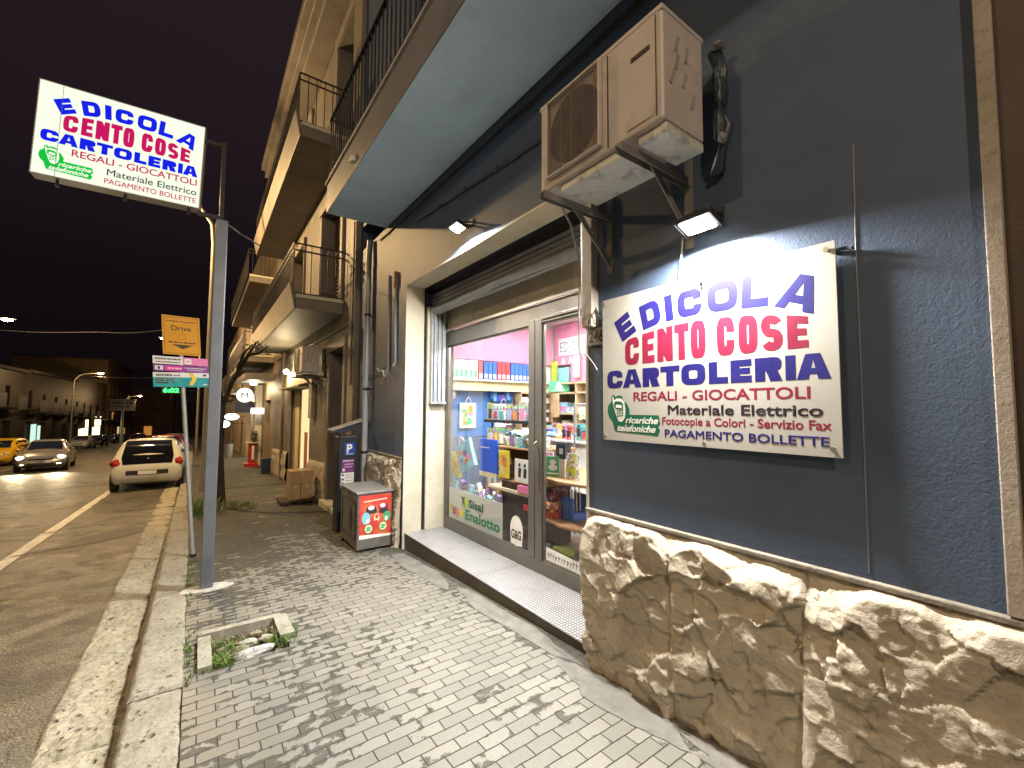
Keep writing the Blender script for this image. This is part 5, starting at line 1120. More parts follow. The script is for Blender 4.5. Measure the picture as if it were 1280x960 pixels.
# tree pit frame, weeds and stones (near)
tp = thing('tree_pit_edging', 'broken pale concrete edging around the empty tree pit', 'tree pit edging', (.35, 3.9, g(3.9)))
CON = M('pit_concrete', (.30, .28, .225), .9, 0, .2, 8, .6, 60, (.17, .16, .11), .50)
def chunk(mb, x0, x1, y0, y1, z0, z1, seed):
    nx = max(2, int((x1-x0)/.03)); ny = max(2, int((y1-y0)/.03))
    j = lambda p: .009*noise.noise(Vector((p[0]*17, p[1]*17, seed)))
    mb.grid(lambda u, v: (x0+(x1-x0)*u+j((u*9, v*5)), y0+(y1-y0)*v+j((u*5, v*9+4)), g(y0+(y1-y0)*v)+z1+.7*j((u*9+7, v*9))), nx, ny)
    for (a, b) in (((0, 0), (1, 0)), ((1, 0), (1, 1)), ((1, 1), (0, 1)), ((0, 1), (0, 0))):
        n = nx if a[1] == b[1] else ny
        q = [(a[0]+(b[0]-a[0])*k/n, a[1]+(b[1]-a[1])*k/n) for k in range(n+1)]
        f = lambda u, v: (x0+(x1-x0)*u+j((u*9, v*5)), y0+(y1-y0)*v+j((u*5, v*9+4)))
        for k in range(n):
            s, e = f(*q[k]), f(*q[k+1]); zs = g(s[1])+z1; ze = g(e[1])+z1
            mb.poly([(*s, zs+.7*j((q[k][0]*9+7, q[k][1]*9))), (*e, ze+.7*j((q[k+1][0]*9+7, q[k+1][1]*9))), (*e, g(e[1])+z0), (*s, g(s[1])+z0)])
for (a, b, c, d, s) in ((.045, .125, 3.60, 4.12, 1), (.07, .615, 4.165, 4.235, 2), (.555, .655, 3.78, 4.20, 3)):
    mb = MB(); chunk(mb, a, b, c, d, -.14, .035, s); mb.build('edging_stone', CON, tp)
mb = MB(); mb.rock((.375, 3.70, g(3.7)-.01), (.115, .05, .05), 4, n=3)
tag(mb.build('rock', stone_mat('pale_rock', (.40, .39, .37), (.48, .47, .45), (.33, .32, .30), 9, .5)), 'large pale lump of rock at the front of the near tree pit', 'stone')
rq = random.Random(3)
for k, lab in enumerate(['brown broken stone left of the pale rock in the tree pit', 'flat pale stone behind the big rock in the tree pit', 'mossy stone in the middle of the tree pit', 'small pale stone at the back of the tree pit', 'dark stone at the right of the tree pit', 'round brown stone nearest the kerb in the tree pit']):
    x, y, a = [(.26, 3.72, .055), (.36, 3.92, .05), (.30, 3.83, .05), (.42, 4.05, .035), (.48, 3.93, .04), (.2, 3.9, .04)][k]
    mb = MB(); mb.rock((x, y, g(y)-.015), (a*1.3, a*.8, a*.6), k+10, n=2); tag(mb.build('stone', M(['stone_brown', 'stone_pale', 'stone_moss'][k % 3], [(.22, .18, .12), (.36, .34, .28), (.15, .15, .08)][k % 3], .9, 0, .3, 20, .6, 60)), lab, 'stone', 'stones in the near tree pit')
def leaf_mat(name, a, b):
    m, nt, o = new_mat(name); v = coords(nt)
    c = ramp(nt, [(.3, a), (.7, b)], noise_n(nt, v, 23, 2))
    bs = bsdf(nt, o, c, .6); return m
LEAF = leaf_mat('weed_green', (.045, .085, .012), (.13, .20, .03)); DRY = leaf_mat('dry_stem', (.20, .17, .08), (.30, .26, .13)); DLEAF = leaf_mat('dark_leaf', (.02, .032, .010), (.05, .075, .02))
def tuft(mb, x, y, z, n, h, spread, seed, m=0):
    r = random.Random(seed)
    for k in range(n):
        a = r.uniform(0, 6.28); d = spread*r.random()**.6; L = h*r.uniform(.5, 1.1); lean = r.uniform(.2, .9)
        bx, by = x+d*math.cos(a), y+d*math.sin(a); w = r.uniform(.002, .005)
        ca, sa = math.cos(a+r.uniform(-.8, .8)), math.sin(a+r.uniform(-.8, .8)); px, py = -sa*w, ca*w
        mid = (bx+ca*L*lean*.4, by+sa*L*lean*.4, z+L*.6); tip = (bx+ca*L*lean, by+sa*L*lean, z+L*(1-.3*lean))
        mb.add([(bx-px, by-py, z-.01), (bx+px, by+py, z-.01), (mid[0]+px*.8, mid[1]+py*.8, mid[2]), (mid[0]-px*.8, mid[1]-py*.8, mid[2]), tip], [(0, 1, 2, 3), (3, 2, 4)], m)
def leaves(mb, c, rad, n, size, seed, m=0):
    r = random.Random(seed)
    for k in range(n):
        v = Vector((r.gauss(0, 1), r.gauss(0, 1), r.gauss(0, 1))).normalized()*r.random()**.5
        p = Vector(c)+Vector((v.x*rad[0], v.y*rad[1], v.z*rad[2])); a = Vector((r.gauss(0, 1), r.gauss(0, 1), r.gauss(0, .6))).normalized()
        b = a.cross(Vector((r.gauss(0, 1), r.gauss(0, 1), r.gauss(0, 1)))).normalized(); s = size*r.uniform(.6, 1.3)
        mb.add([p-a*s, p+b*s*.45, p+a*s, p-b*s*.45], [(0, 1, 2, 3)], m)
mb = MB()
rq = random.Random(8)
for k in range(46):
    x, y = rq.uniform(.10, .58), rq.uniform(3.62, 4.17)
    tuft(mb, x, y, g(y)-.04, 5, rq.uniform(.04, .10), .03, k, rq.choice([0, 0, 1]))
for k in range(18): x = .04+.2*rq.random(); y = 3.56+.14*rq.random(); tuft(mb, x, y, g(y)-.01, 12, .06, .05, 100+k, 0)
for k in range(16): x = .52+.13*rq.random(); y = 3.66+.22*rq.random(); tuft(mb, x, y, g(y)-.02, 13, .075, .05, 200+k, 0)
for k in range(26): x = .11+.16*rq.random(); y = 3.62+.4*rq.random(); leaves(mb, (x, y, g(y)+.015), (.03, .04, .02), 12, .012, 300+k, 0)
for k in range(30): x = .1+.45*rq.random(); y = 3.62+.5*rq.random(); leaves(mb, (x, y, g(y)-.02), (.04, .04, .01), 7, .014, 400+k, 1)
for k in range(22):
    y = 3.45+.9*rq.random(); tuft(mb, kx(y)-.015+.03*rq.random(), y, g(y), 6, .035, .02, 500+k, 0)
tag(mb.build('weeds', [LEAF, DRY]), 'green weeds and dry stems filling the near tree pit', 'weeds', kind='stuff')
mb = MB()
for k in range(90):
    y = rq.uniform(4.3, 13); x = kx(y)+rq.uniform(-.03, .03); tuft(mb, x, y, g(y), 5, .03, .03, 900+k, 0)
for k in range(60):
    y = rq.uniform(5.3, 7.6); x = rq.uniform(-.03, .5); tuft(mb, x, y, g(y), 4, .018, .05, 1200+k, 0)
tag(mb.build('moss', LEAF), 'sparse moss and grass growing in the joint behind the kerb', 'moss', kind='stuff')
# far tree pit with leaning trunk
mb = MB()
for k in range(40): x = .25+.75*rq.random(); y = 10.0+1.3*rq.random(); tuft(mb, x, y, g(y), 14, .22 if x < .5 else .12, .1, 2000+k, rq.choice([0, 0, 1]))
for k in range(26): x = -.05+.35*rq.random(); y = 9.7+1.6*rq.random(); tuft(mb, x, y, g(y), 16, .34, .10, 2100+k, 0)
tag(mb.build('grass_clump', [LEAF, DRY]), 'grass clump around the foot of the leaning tree', 'grass', kind='stuff')
mb = MB(); blob(mb, .45, 10.7, .55, .7, 77, .004)
tag(mb.build('earth_patch', SOIL), 'dark earth patch under the leaning tree', 'earth', kind='structure')
tr = thing('street_tree', 'leaning bare street tree with a thin brown trunk by the kerb', 'tree', (.40, 10.8, g(10.8)))
BARK = M('bark', (.05, .036, .024), .9, 0, .35, 14, .9, 35)
mb = MB(); mb.tube([(.42, 10.85, g(10.8)-.05), (.39, 10.8, .1), (.34, 10.8, 1.0), (.36, 10.8, 1.6), (.50, 10.85, 2.1), (.80, 10.95, 2.75), (.95, 11.0, 3.05)], [.09, .068, .058, .055, .05, .038, .02], 10)
mb.build('trunk', BARK, tr, smooth=True)
for i, p in enumerate([[(.36, 10.8, 1.7), (.25, 10.9, 2.2), (.22, 11.0, 2.55)], [(.62, 10.9, 2.4), (.70, 10.8, 2.75), (.85, 10.7, 2.95)], [(.80, 10.95, 2.75), (1.0, 11.1, 2.8), (1.2, 11.2, 3.0)]]):
    mb = MB(); mb.tube(p, [.045, .03, .012], 7); mb.build('branch', BARK, tr, smooth=True)
mb = MB(); leaves(mb, (.95, 11.05, 2.95), (.30, .3, .18), 90, .04, 5); leaves(mb, (.25, 11, 2.5), (.12, .15, .15), 30, .035, 6); mb.build('crown', DLEAF, tr)
# cardboard boxes
KRAFT = M('cardboard', (.33, .21, .10), .8, 0, .12, 6)
def carton(label, x0, x1, y0, y1, z0, z1, grp='cardboard boxes stacked by the lit doorway'):
    t = thing('cardboard_box', label, 'box', ((x0+x1)/2, (y0+y1)/2, z0), grp)
    mb = MB(); mb.box(x0, x1, y0, y1, z0, z1); mb.build('box', KRAFT, t, bevel=.006)
    mb = MB(); mb.box((x0+x1)/2-.03, (x0+x1)/2+.03, y0-.001, y1+.001, z1, z1+.0015); mb.box((x0+x1)/2-.03, (x0+x1)/2+.03, y0-.0015, y0-.0005, z1-.09, z1); mb.build('tape', M('tape', (.38, .28, .16), .4), t)
zb = g(10.4)
carton('cardboard box on the left of the lower row of the stack', 1.58, 1.79, 10.2, 10.65, zb+.10, zb+.42)
carton('cardboard box on the right of the lower row of the stack', 1.80, 2.02, 10.2, 10.65, zb+.10, zb+.42)
carton('wider cardboard box lying on top of the other two boxes', 1.58, 2.04, 10.2, 10.65, zb+.425, zb+.70)
mb = MB()
for k in range(4): mb.box(1.40, 2.1, 10.12+k*.16, 10.22+k*.16, zb+.055, zb+.095)
for k in range(3): mb.box(1.42+k*.3, 1.5+k*.3, 10.12, 10.7, zb-.02, zb+.055)
tag(mb.build('pallet', M('dark_wood', (.06, .035, .025), .8, 0, .3, 9)), 'small dark pallet under the cardboard boxes', 'pallet')
# red stand, blue bin, planter further on
rs = thing('red_stand', 'red pedestal table standing outside a shop further along the pavement', 'table', (1.85, 22, g(22)))
RED = M('red_paint', (.42, .02, .015), .4, 0, .15); z = g(22)
mb = MB(); mb.box(1.6, 2.1, 21.75, 22.25, z+1.0, z+1.05); mb.build('tabletop', PALEW, rs, bevel=.01)
mb = MB(); mb.box(1.75, 1.97, 21.85, 22.15, z+.15, z+1.0); mb.build('pedestal', RED, rs, bevel=.02)
mb = MB(); mb.box(1.6, 2.1, 21.75, 22.25, z-.02, z+.16); mb.build('base', RED, rs, bevel=.02)
mb = MB(); mb.box(1.86, 1.95, 21.84, 21.849, z+.3, z+.9); mb.build('white_stripe', PW, rs)
t = thing('waste_bin', 'dark blue square bin at the foot of the white brick pillar', 'bin', (1.98, 18.0, g(18)))
mb = MB(); mb.box(1.84, 2.12, 17.85, 18.15, g(18)-.02, g(18)+.52); mb.build('body', M('bin_blue', (.015, .025, .06), .5), t, bevel=.015); mb = MB(); mb.box(1.83, 2.13, 17.84, 18.16, g(18)+.52, g(18)+.56); mb.build('lid', M('bin_blue', (.015, .025, .06)), t, bevel=.01)
t = thing('plant_pot', 'small plant in a pot on the red table', 'plant', (1.95, 22, g(22)+1.05))
mb = MB(); mb.lathe([(.07, 0), (.10, .16), (.11, .18)], (1.95, 22, g(22)+1.05), 14); mb.build('pot', BARK, t); mb = MB(); leaves(mb, (1.95, 22, g(22)+1.38), (.16, .16, .16), 120, .045, 9); mb.build('foliage', DLEAF, t)
t = thing('waste_bin', 'pale grey litter bin furthest along the pavement', 'bin', (1.4, 30, g(30)))
mb = MB(); mb.lathe([(.2, 0), (.24, .8), (.26, .82)], (1.4, 30, g(30)), 14); mb.build('body', SH, t, smooth='auto'); mb = MB(); mb.lathe([(.27, .82), (.2, .95)], (1.4, 30, g(30)), 14); mb.build('lid', DARKM, t)
# ------------------------------------------------------------------ neighbouring buildings on the right
def bars_rail(mb, x0, x1, y0, y1, z0, z1, step=.13, x_in=2.2):
    for z in (z0+.08, z1-.03, z1-.16): mb.box(x0-.012, x0+.012, y0, y1, z, z+.025); mb.box(x0, x_in, y0-.012, y0+.012, z, z+.025)
    n = int((y1-y0)/step)
    for k in range(n+1): y = y0+(y1-y0)*k/n; mb.box(x0-.007, x0+.007, y-.007, y+.007, z0, z1)
    n = int((x_in-x0)/step)
    for k in range(1, n): x = x0+(x_in-x0)*k/n; mb.box(x-.007, x+.007, y0-.007, y0+.007, z0, z1)
def balcony(parent, y0, y1, z, mat, rail, lip=True, x0=1.36):
    mb = MB(); mb.box(x0, 2.2, y0, y1, z, z+.20)
    if lip: mb.add([(x0-.03, y0, z-.004), (x0-.001, y0, z-.004), (x0-.12, y0, z+.47), (x0-.05, y0, z+.47), (x0-.03, y1, z-.004), (x0-.001, y1, z-.004), (x0-.12, y1, z+.47), (x0-.05, y1, z+.47)], [(0, 1, 3, 2), (4, 6, 7, 5), (0, 2, 6, 4), (1, 5, 7, 3), (2, 3, 7, 6), (0, 4, 5, 1)])
    mb.build('balcony_slab', mat, parent, bevel=.01)
    mb = MB(); mb.box(x0-.0, 2.2, y0-.03, y0+.06, z+.20, z+.27); mb.build('balcony_edge', CREAM, parent, bevel=.008)
    mb = MB(); bars_rail(mb, x0-.05, 0, y0+.03, y1-.03, z+.2, z+1.25); mb.build('balcony_railing', rail, parent)
RAIL = M('dark_railing2', (.03, .026, .026), .5, .3)
SHW = M('old_shutter', (.10, .085, .075), .7, 0, .2, 5)
def shutter(parent, x, y0, y1, z0, z1, mat=None, glass=False):
    mb = MB(); n = int((z1-z0)/.09)
    for k in range(n): mb.cbox((x-.03, (y0+y1)/2, z0+.05+k*.09), (.014, y1-y0-.1, .075), (0, .5, 0))
    mb.box(x-.05, x-.01, y0+.02, y0+.07, z0, z1); mb.box(x-.05, x-.01, y1-.07, y1-.02, z0, z1); mb.box(x-.05, x-.01, (y0+y1)/2-.04, (y0+y1)/2+.04, z0, z1)
    mb.build('shutter', mat or SHW, parent)
b2 = thing('beige_building', 'beige plastered building with two railed balconies next to the painted shop', 'building', (2.4, 12.8, g(12.8)))
D1 = (8.50, 9.56, -.7, 2.76); D2 = (11.7, 14.5, -.9, 2.10)
mb = MB(); mb.facade(2.21, 7.66, 18, -1.2, 11.2, [D1, D2, (8.95, 10.7, 3.68, 6.1), (13, 14.6, 3.68, 6.1), (8.3, 9.6, 7.1, 9.5), (12.5, 13.9, 7.1, 9.5), (15.8, 16.9, 4.4, 6.1)], .34, mb=1)
mb.poly([(2.21, 18, -1.2), (8, 18, -1.2), (8, 18, 11.2), (2.21, 18, 11.2)]); mb.poly([(2.21, 7.66, 11.2), (8, 7.66, 11.2), (8, 18, 11.2), (2.21, 18, 11.2)])
mb.build('wall', [BEIGE, M('dark_opening', (.02, .018, .018), .7)], b2)
mb = MB()
for (a, b, c, d) in (D1, (8.95, 10.7, 3.68, 6.1), (13, 14.6, 3.68, 6.1), (8.3, 9.6, 7.1, 9.5), (12.5, 13.9, 7.1, 9.5)):
    w = .16; mb.box(2.15, 2.21, a-w, a, c, d); mb.box(2.15, 2.21, b, b+w, c, d); mb.box(2.13, 2.21, a-w-.03, b+w+.03, d, d+.2)
mb.box(2.12, 2.21, 7.662, 8.05, .1, 11.2)
mb.build('stone_trim', stucco_mat('trim_plaster', (.20, .178, .155), .2, 50, .4, (.15, .125, .10)), b2, bevel=.01)
mb = MB(); mb.box(1.62, 2.21, 7.66, 18, 10.1, 10.35); mb.box(1.75, 2.21, 7.66, 18, 9.9, 10.1); mb.box(1.50, 2.21, 7.66, 18, 10.35, 10.6); mb.build('cornice', BEIGE, b2, bevel=.02)
shutter(b2, 2.5, *(8.95, 10.7, 3.7, 6.08)); shutter(b2, 2.5, 13, 14.6, 3.7, 6.08); shutter(b2, 2.5, 8.3, 9.6, 7.12, 9.48); shutter(b2, 2.5, 12.5, 13.9, 7.12, 9.48)
mb = MB(); mb.box(2.42, 2.46, 8.55, 9.02, -.4, 2.7); mb.box(2.42, 2.46, 9.04, 9.5, -.4, 2.7)
for y in (8.62, 9.11): mb.box(2.405, 2.42, y, y+.33, 1.5, 2.5); mb.box(2.405, 2.42, y, y+.33, -.1, 1.3)
mb.build('door', M('dark_door', (.018, .016, .017), .5, 0, .2, 5), b2, bevel=.006)
mb = MB(); chunkz = g(9)
mb.box(2.05, 2.4, 8.4, 9.7, -.6, g(9)+.10); mb.build('door_step', CREAM, b2, bevel=.01)
PB = stucco_mat('balcony_plaster', (.165, .147, .13), .25, 40, .4, (.12, .085, .075))
balcony(b2, 8.75, 16.7, 3.44, PB, RAIL); balcony(b2, 8.75, 16.7, 6.75, PB, RAIL)
# its stone base
def low_base(parent, y0, y1, h, seed):
    mb = MB(); mb.grid(lambda u, v: (2.205-(.05+.05*abs(noise.noise(Vector(((y0+(y1-y0)*u)*2.2, v*2.5, seed))))+.03*noise.noise(Vector(((y0+(y1-y0)*u)*7, v*7, seed))))*min(1, .2+min(v, 1-v)*9), y0+(y1-y0)*u, g(y0+(y1-y0)*u)-.05+(h+.05)*v), max(6, int((y1-y0)/.05)), 18)
    mb.build('stone_base', ROCK, parent, smooth=True)
low_base(b2, 7.68, 8.36, 1.0, 3); low_base(b2, 9.72, 11.55, .85, 6); low_base(b2, 14.7, 17.9, .9, 9)
# lit doorway inside b2
WARM = M('warm_wall', (.60, .50, .30), .7, 0, .05)
mb = MB(); mb.box(2.28, 2.5, 13.55, 14.48, -.7, 2.09); mb.build('doorway_panel', WARM, b2, bevel=.01)
mb = MB(); mb.box(2.31, 2.5, 13.32, 13.53, -.7, 2.09); mb.build('doorway_leaf', WOOD, b2, bevel=.01)
mb = MB(); mb.box(2.30, 2.5, 11.72, 13.30, -.7, 2.09); mb.build('lit_pane', EM('doorway_glow', (1, .78, .38), .55), b2)
mb = MB(); mb.box(2.29, 2.299, 12.35, 12.75, -.1, .95); mb.build('doorway_notice', M('notice_brown', (.42, .16, .08), .5), b2)
mb = MB(); mb.add([(1.9, 11.5, 2.16), (2.2, 11.5, 2.22), (2.2, 14.7, 2.22), (1.9, 14.7, 2.16), (1.9, 11.5, 2.12), (2.2, 11.5, 2.12), (2.2, 14.7, 2.12), (1.9, 14.7, 2.12)], [(0, 1, 2, 3), (7, 6, 5, 4), (0, 4, 5, 1), (3, 2, 6, 7), (0, 3, 7, 4)]); mb.build('door_canopy', M('canopy_grey', (.2, .18, .15), .6), b2)
mb = MB(); mb.box(2.1, 2.21, 11.5, 14.7, 2.22, 2.62); mb.build('fascia_panel', M('fascia_yellow', (.50, .43, .24), .6), b2)
t = thing('wall_lamp', 'small bright wall lamp over the lit doorway of the beige building', 'wall lamp', (2.02, 14.3, 2.66))
mb = MB(); bm = bmesh.new(); bmesh.ops.create_uvsphere(bm, u_segments=12, v_segments=8, radius=.075); mb.add([(v.co.x+2.02, v.co.y+14.3, v.co.z+2.66) for v in bm.verts], [tuple(v.index for v in f.verts) for f in bm.faces]); bm.free(); mb.build('bulb', EM('bulb_glow', (1, .85, .55), 30), t, smooth=True)
mb = MB(); mb.tube([(2.02, 14.3, 2.74), (2.05, 14.3, 2.84), (2.2, 14.3, 2.86)], .012, 6); mb.build('arm', DARKM, t)
ac2 = dup(ac, (1.90, 10.55, 2.32), 'grey air conditioning unit high on the beige building beside the lit doorway')
# drain and cables of b2
wall_tube('wall_cable', 'bundle of cables sagging along under the lower balcony of the beige building', 'cable', drop((2.17, 7.7, 3.15), (2.17, 17.5, 3.30), 24, .05), .016, CAB)
wall_tube('wall_cable', 'thin cable running down the corner of the beige building', 'cable', [(2.1, 7.72, 4.9), (2.1, 7.72, 3.2), (2.1, 7.73, 2.6), (2.1, 7.72, 2.0)], .014, CAB)
wall_tube('downpipe', 'slim brown downpipe between the lit doorway and the white brick pillar', 'downpipe', [(2.13, 15.6, -.7), (2.13, 15.6, 3.4)], .045, M('pipe_brown', (.16, .12, .085), .5))
mb = MB(); mb.box(2.10, 2.2, 11.0, 11.35, 1.35, 2.3); tag(mb.build('meter_box', M('box_grey', (.30, .27, .22), .6), bevel=.01), 'grey meter box on the beige wall right of the lit doorway', 'meter box')

b3 = thing('ochre_building', 'darker ochre building with lit canopy further along the right pavement', 'building', (2.4, 24, g(24)))
OCH = stucco_mat('ochre_plaster', (.24, .18, .115), .2, 30, .4)
mb = MB(); mb.facade(2.22, 18, 31, -2, 9.6, [(19.3, 21.2, -1.2, 1.9), (23.4, 26, -1.4, 1.7), (27.2, 30, -1.6, 1.6), (20, 21.4, 3.6, 5.8), (25, 26.4, 3.6, 5.8)], .4, mb=1); mb.poly([(2.22, 18, 9.6), (8, 18, 9.6), (8, 31, 9.6), (2.22, 31, 9.6)]); mb.poly([(2.22, 31, -2), (8, 31, -2), (8, 31, 9.6), (2.22, 31, 9.6)])
mb.build('wall', [OCH, M('dark_opening', (.02, .018, .018))], b3)
mb = MB(); mb.box(1.25, 2.22, 18.1, 22.6, 2.62, 2.85); mb.box(1.25, 2.22, 24, 30.5, 2.3, 2.5); mb.build('canopy', BEIGE, b3, bevel=.02)
balcony(b3, 18.6, 29.8, 3.3, PB, RAIL, False, 1.3); balcony(b3, 18.6, 29.8, 6.3, PB, RAIL, False, 1.3)
mb = MB(); mb.box(1.98, 2.22, 22.2, 22.9, -1.2, 2.6)
for k in range(22): mb.box(1.972, 1.98, 22.2, 22.9, -1.15+k*.165, -1.02+k*.165); mb.box(1.98, 2.22, 22.192, 22.2, -1.15+k*.165, -1.02+k*.165)
mb.build('white_pillar', M('white_brick', (.58, .53, .42), .6, 0, .1), b3)
mb = MB(); mb.box(2.45, 2.6, 23.5, 25.9, -1.3, 1.65); mb.box(2.45, 2.6, 27.4, 29.8, -1.5, 1.5); mb.build('lit_pane', EM('shop_glow', (1, .82, .5), 1.0), b3)
for nm, lab, c, w, h, mt in (('round_sign', 'round lit sign hanging under the canopy further along the pavement', (1.67, 24, 2.18), .34, .34, EM('round_glow', (1, .92, .75), 1.4)), ('hanging_sign', 'dark blue hanging sign beneath the round lit sign', (1.76, 24.02, 1.62), .42, .24, M('blue_hanging', (.02, .03, .10), .5)), ('hanging_sign', 'left oval lit sign hanging lowest over the far pavement', (1.05, 30, .64), .36, .21, EM('oval_glow', (1, .95, .85), 3)), ('hanging_sign', 'right oval lit sign hanging above its lower neighbour', (1.50, 30.3, 1.05), .36, .19, EM('oval_glow', (1, .95, .85), 3)), ('hanging_sign', 'small bright panel sign beside the white brick pillar', (2.05, 21.6, 1.45), .30, .12, EM('oval_glow', (1, .95, .85), 3))):
    t = thing(nm, lab, 'sign', c)
    rect = 'blue' in lab or 'panel' in lab; n = 4 if rect else 28
    ou = [(-w, -h), (w, -h), (w, h), (-w, h)] if rect else [(w*math.cos(2*math.pi*k/n), h*math.sin(2*math.pi*k/n)) for k in range(n)]
    mb = MB(); mb.prism(ou, lambda a, b, q, c=c: (c[0]+a, c[1]+q, c[2]+b), -.05, .05); mb.build('face', mt, t)
    mb = MB(); mb.prism([(a*1.06, b*1.08) for a, b in ou], lambda a, b, q, c=c: (c[0]+a, c[1]+q, c[2]+b), -.03, .03); mb.tube([(c[0]+.9*w, c[1], c[2]), (max(2.22, c[0]+w), c[1], c[2]+.02)], .015, 6); mb.build('frame', DARKM, t)
    if nm == 'round_sign':
        mb = MB(); put_text(mb, 'M', lambda u, v: (c[0]-.15+.3*u, c[1]-.052, c[2]-.13+.24*v), .02); mb.build('lettering', M('blue_hanging', (.02, .03, .10)), t)
for i, (x, y, z, e) in enumerate(((1.7, 20.3, 2.55, 40), (1.7, 27.0, 2.2, 50))):
    t = thing('canopy_lamp', ['warm lamp under the nearer canopy of the ochre building', 'warm lamp under the farther canopy of the ochre building'][i], 'lamp', (x, y, z))
    mb = MB(); mb.lathe([(.10, -.04), (.12, 0), (.12, .06)], (x, y, z), 16); mb.build('shade', EM('lamp_glow', (1, .86, .6), 12), t)
    ld = bpy.data.lights.new('canopy_lamp_light', 'POINT'); ld.energy = e; ld.color = (1, .80, .48); ld.shadow_soft_size = .12; lo = bpy.data.objects.new('canopy_lamp_light', ld); COL.objects.link(lo); lo.location = (x, y, z-.2)
ld = bpy.data.lights.new('doorway_light', 'POINT'); ld.energy = 45; ld.color = (1, .78, .42); ld.shadow_soft_size = .08; lo = bpy.data.objects.new('doorway_light', ld); COL.objects.link(lo); lo.location = (1.90, 14.15, 2.60)

b4 = thing('terraced_house', 'dim house with plain balconies beyond the lit canopies on the right', 'building', (2.4, 44, g(44)))
mb = MB(); mb.facade(2.25, 31.05, 58, -3.5, 8, [(33, 34.2, -2, .8), (37, 39, -2, .6), (44, 46, -2.4, .4), (50, 52, -2.6, .2), (34, 35.2, 3, 5), (40, 41.2, 3, 5), (47, 48.2, 3, 5)], .3, mb=1); mb.poly([(2.25, 31.05, 8), (9, 31.05, 8), (9, 58, 8), (2.25, 58, 8)])
mb.build('wall', [OCH, M('dark_opening', (.02, .018, .018))], b4); balcony(b4, 32.5, 42, 2.4, PB, RAIL, False, 1.3); balcony(b4, 45, 55, 2.2, PB, RAIL, False, 1.3)

# ------------------------------------------------------------------ street lamps
LAMP = EM('street_lamp_glow', (1, .80, .48), 60)
def street_lamp(label, x, y, side, energy, h=7.5, reach=1.85, col=(1, .62, .27)):
    z = g(y)-(ROAD if x < -.4 else 0)
    t = thing('street_lamp', label, 'street lamp', (x, y, z), 'street lamps along the road')
    top = z+h; hx = x+side*reach
    mb = MB(); mb.tube([(x, y, z-.05), (x, y, z+1.2), (x, y, top-1.3), (x+side*.05, y, top-.75), (x+side*.35, y, top-.3), (x+side*.8, y, top-.1), (hx-side*.2, y, top)], [.085, .075, .055, .05, .04, .035, .03], 12); mb.build('pole', M('lamp_pole', (.28, .25, .19), .5, .2, .15), t, smooth='auto')
    mb = MB(); mb.add([(hx-side*.3, y-.08, top-.02), (hx-side*.3, y+.08, top-.02), (hx+side*.32, y+.12, top), (hx+side*.32, y-.12, top), (hx-side*.3, y-.05, top+.08), (hx-side*.3, y+.05, top+.08), (hx+side*.28, y+.08, top+.10), (hx+side*.28, y-.08, top+.10)], [(0, 1, 2, 3), (4, 7, 6, 5), (0, 4, 5, 1), (1, 5, 6, 2), (2, 6, 7, 3), (3, 7, 4, 0)]); mb.build('lamp_head', DARKM, t, bevel=.01)
    mb = MB(); bm = bmesh.new(); bmesh.ops.create_uvsphere(bm, u_segments=14, v_segments=8, radius=1); mb.add([(v.co.x*.22+hx, v.co.y*.11+y, v.co.z*.09+top-.03) for v in bm.verts], [tuple(v.index for v in f.verts) for f in bm.faces]); bm.free(); mb.build('lamp_glass', LAMP, t, smooth=True)
    ld = bpy.data.lights.new('street_lamp_light', 'POINT'); ld.energy = energy; ld.color = col; ld.shadow_soft_size = .10
    lo = bpy.data.objects.new('street_lamp_light', ld); COL.objects.link(lo); lo.location = (hx, y, top-.24)
    return t
EL = 1100
street_lamp('curved street lamp just behind the backlit sign', .13, 14.3, -1, EL*1.15, 8.0, 1.85, (1, .64, .28))
street_lamp('street lamp partly hidden behind the orange plate', -.15, 35, -1, EL)
street_lamp('street lamp on the near stretch of pavement behind the viewer', .2, -4.5, -1, EL*.62, 7.5, 2.7, (1, .76, .52))
street_lamp('street lamp across the road level with the shop, left of the view', -9.9, 3, 1, EL*.28, 7.5, 2.6, (1, .70, .40))
street_lamp('largest of the lit street lamps on the far side at the left edge', -9.9, 32.2, 1, EL*.38)
street_lamp('street lamp standing over the lit shops across the road', -9.9, 57.6, 1, EL*.38)
street_lamp('farthest and smallest lit street lamp across the road', -9.9, 92, 1, EL*.38)

